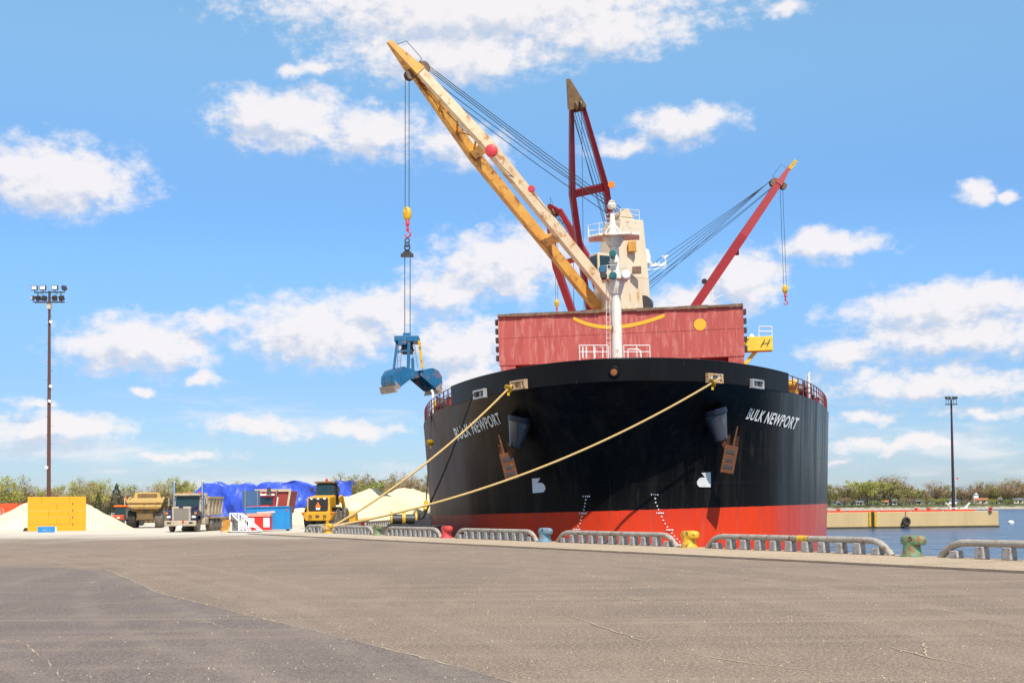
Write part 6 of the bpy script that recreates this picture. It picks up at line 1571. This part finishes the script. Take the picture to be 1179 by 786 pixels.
trow([(392, 546, 'poplar', O_, 1.2), (404, 546, 'poplar', O_, 1.2), (415, 546, 'bare', B_, 1.3), (426, 545, 'round', O_, 1.1), (436, 544, 'round', Gr, 1.2), (448, 545, 'round', O_, 1.1), (459, 546, 'bare', B_, 1.3), (470, 547, 'round', O_, 1.1), (478, 546, 'bare', B_, 1.4), (488, 547, 'round', O_, 1.0), (500, 548, 'poplar', O_, 1.2), (515, 548, 'poplar', O_, 1.2)], 270, 0, 'trees behind the right salt piles', 'behind the right salt piles')
# understorey so the tree rows close near the ground
trow([(x, random.uniform(566, 573), 'bare', B_, 2.4) for x in range(-20, 226, 9)], 268, 0, 'brown scrub under the left trees', 'in the left scrub')
trow([(x, random.uniform(560, 568), 'bare', B_, 2.0) for x in range(392, 520, 9)], 280, 0, 'brown scrub under the trees beyond the salt', 'in scrub beyond the salt piles')
# far shore
fs = [(944, 560, 'willow', O_, 1), (952, 561, 'round', Gr, 1), (962, 561, 'willow', O_, 1), (972, 560, 'bare', B_, 1.2), (980, 562, 'willow', L_, 1), (990, 558, 'round', O_, 1.1), (998, 551.5, 'willow', L_, 1.1), (1007, 550.5, 'willow', L_, 1.1), (1018, 552, 'bare', B_, 1.2),
      (1025, 550, 'willow', O_, 1), (1034, 551, 'bare', B_, 1.3), (1042, 560, 'willow', O_, 1), (1051, 562, 'willow', L_, 1), (1059, 566, 'willow', O_, .9), (1066, 567, 'bare', B_, 1), (1078, 557, 'bare', B_, 1.2), (1084, 562, 'round', Gr, 1), (1091, 561, 'round', O_, 1),
      (1107, 563, 'bare', B_, 1.3), (1116, 565, 'bare', B_, 1.2), (1127, 557, 'bare', B_, 1), (1135, 558, 'round', O_, 1), (1141, 558, 'bare', B_, 1.2), (1147, 560, 'willow', L_, 1.1), (1154, 562, 'round', Gr, 1.1), (1161, 558, 'bare', B_, 1.2), (1168, 554, 'bare', B_, 1.3), (1176, 553, 'round', O_, 1.1), (1185, 556, 'bare', B_, 1.2), (1196, 555, 'willow', O_, 1.2)]
trow([(a, b-3.2, c, d, e*1.35) for a, b, c, d, e in fs[:14]], 980, .8, 'trees on the far shore left of the mast', 'on the far shore left of the mast')
trow([(a, b-3.2, c, d, e*1.35) for a, b, c, d, e in fs[14:]], 980, .8, 'trees on the far shore right of the mast', 'on the far shore right of the mast')
trow([(x, random.uniform(563, 570), k, m_, 2.0) for x, (k, m_) in zip(range(940, 1200, 7), [('round', O_), ('bare', B_), ('willow', O_), ('round', Gr)]*10)], 1040, 1.2, 'low trees behind the far shore houses', 'low behind the far shore houses')
trow([(x, random.uniform(571, 576), k, m_, 1.9) for x, (k, m_) in zip((946, 955, 972, 981, 1000, 1009, 1037, 1047, 1067, 1080, 1086, 1108, 1114, 1121, 1142, 1160, 1186), [('round', Gr), ('willow', O_), ('bare', B_), ('round', O_), ('willow', L_)]*4)], 922, -.3, 'shrubs along the far shore', 'as a low shrub by the far waterline')
for key, o in list(protos.items()):
    if key not in used:
        for ch in [x for x in bpy.data.objects if x.parent == o]: bpy.data.objects.remove(ch)
        bpy.data.objects.remove(o)

# ------------------------------------------------------------------ houses on the far shore
def house(px, Y, w, h, roof, wall, label, gable=False, d=8):
    w, h, d = w*.62, h*.62, d*.62
    p = P(px, 580, Y); t = thing('house', V(p.x, Y, 1.0), label, 'house', R(random.uniform(-15, 15)), 'houses on the far shore')
    MB().box((0, d/2, h/2), (w, d, h)).build('wall', M[wall], t)
    r_ = MB(); e = .5
    if gable: r_.prism([(-w/2-e, -.4, h-.1), (w/2+e, -.4, h-.1), (0, -.4, h+w*.55)], (0, d+.8, 0))
    else: r_.prism([(-w/2-e, -e, h), (-w/2-e, d+e, h), (-w/2-e, d/2, h+d*.3)], (w+2*e, 0, 0))
    r_.build('roof', M[roof], t)
    if gable: MB().prism([(-w/2+.5, -.45, h), (w/2-.5, -.45, h), (0, -.45, h+w*.42)], (0, .04, 0)).build('gable', M[wall], t)
    n = max(2, int(w/4))
    for i in range(n): MB().box((-w/2+(i+.5)*w/n, -.03, h*.55), (1.3, .1, 1.2)).build('window', M['glass_dark'], t)
    MB().box((w*.1, -.04, 1.0), (1.0, .08, 2.0)).build('door', M['dark_steel'], t)
for a in ((965.5, 930, 3.6, 2.2, 'roof_grey', 'white_clean', 'tiny white shed with grey roof on the far shore nearest the hull'), (990, 934, 8, 2.8, 'roof_grey', 'house_cream', 'cream house with grey roof under the big lime willow'),
          (1019, 940, 7, 3.0, 'roof_red', 'house_cream', 'small cream house with red-brown roof at the far shore'), (1030, 925, 4.5, 4.0, 'roof_grey', 'white_clean', 'small bright white boathouse at the far shore'),
          (1058, 938, 5, 3.4, 'roof_grey', 'house_cream', 'pale cottage with grey roof left of the far mast'), (1095, 932, 13, 4.0, 'roof_grey', 'white_clean', 'long white grey-roofed house directly behind the far mast'),
          (1130, 950, 14, 4.4, 'roof_red', 'house_cream', 'long low house with orange-red roof right of the far mast'), (1152, 925, 3.5, 4.6, 'roof_grey', 'house_cream', 'narrow pale boathouse right of the red roofed house'),
          (1173, 940, 12, 4.0, 'roof_grey', 'house_cream', 'cream house with grey roof at the right edge of the shore')): house(*a)
house(1124, 975, 6, 11, 'roof_grey', 'white_clean', 'white house with a steep triangular gable above the red roof', True, 7)
o = MB().tube([P(1100.5, 580, 940), P(1100.5, 549, 940)], .14, 6).build('flagpole', M['white_clean'], None); tag(o, 'thin white flagpole beside the far mast on the shore', 'flagpole')
q = P(1100.8, 549.5, 940); o.data and MB().prism([q, q+V(1.4, 0, 0), q+V(1.4, 0, -1.2), q+V(0, 0, -1.2)], (0, .05, 0)).build('flag', M['lamp_red'], o)
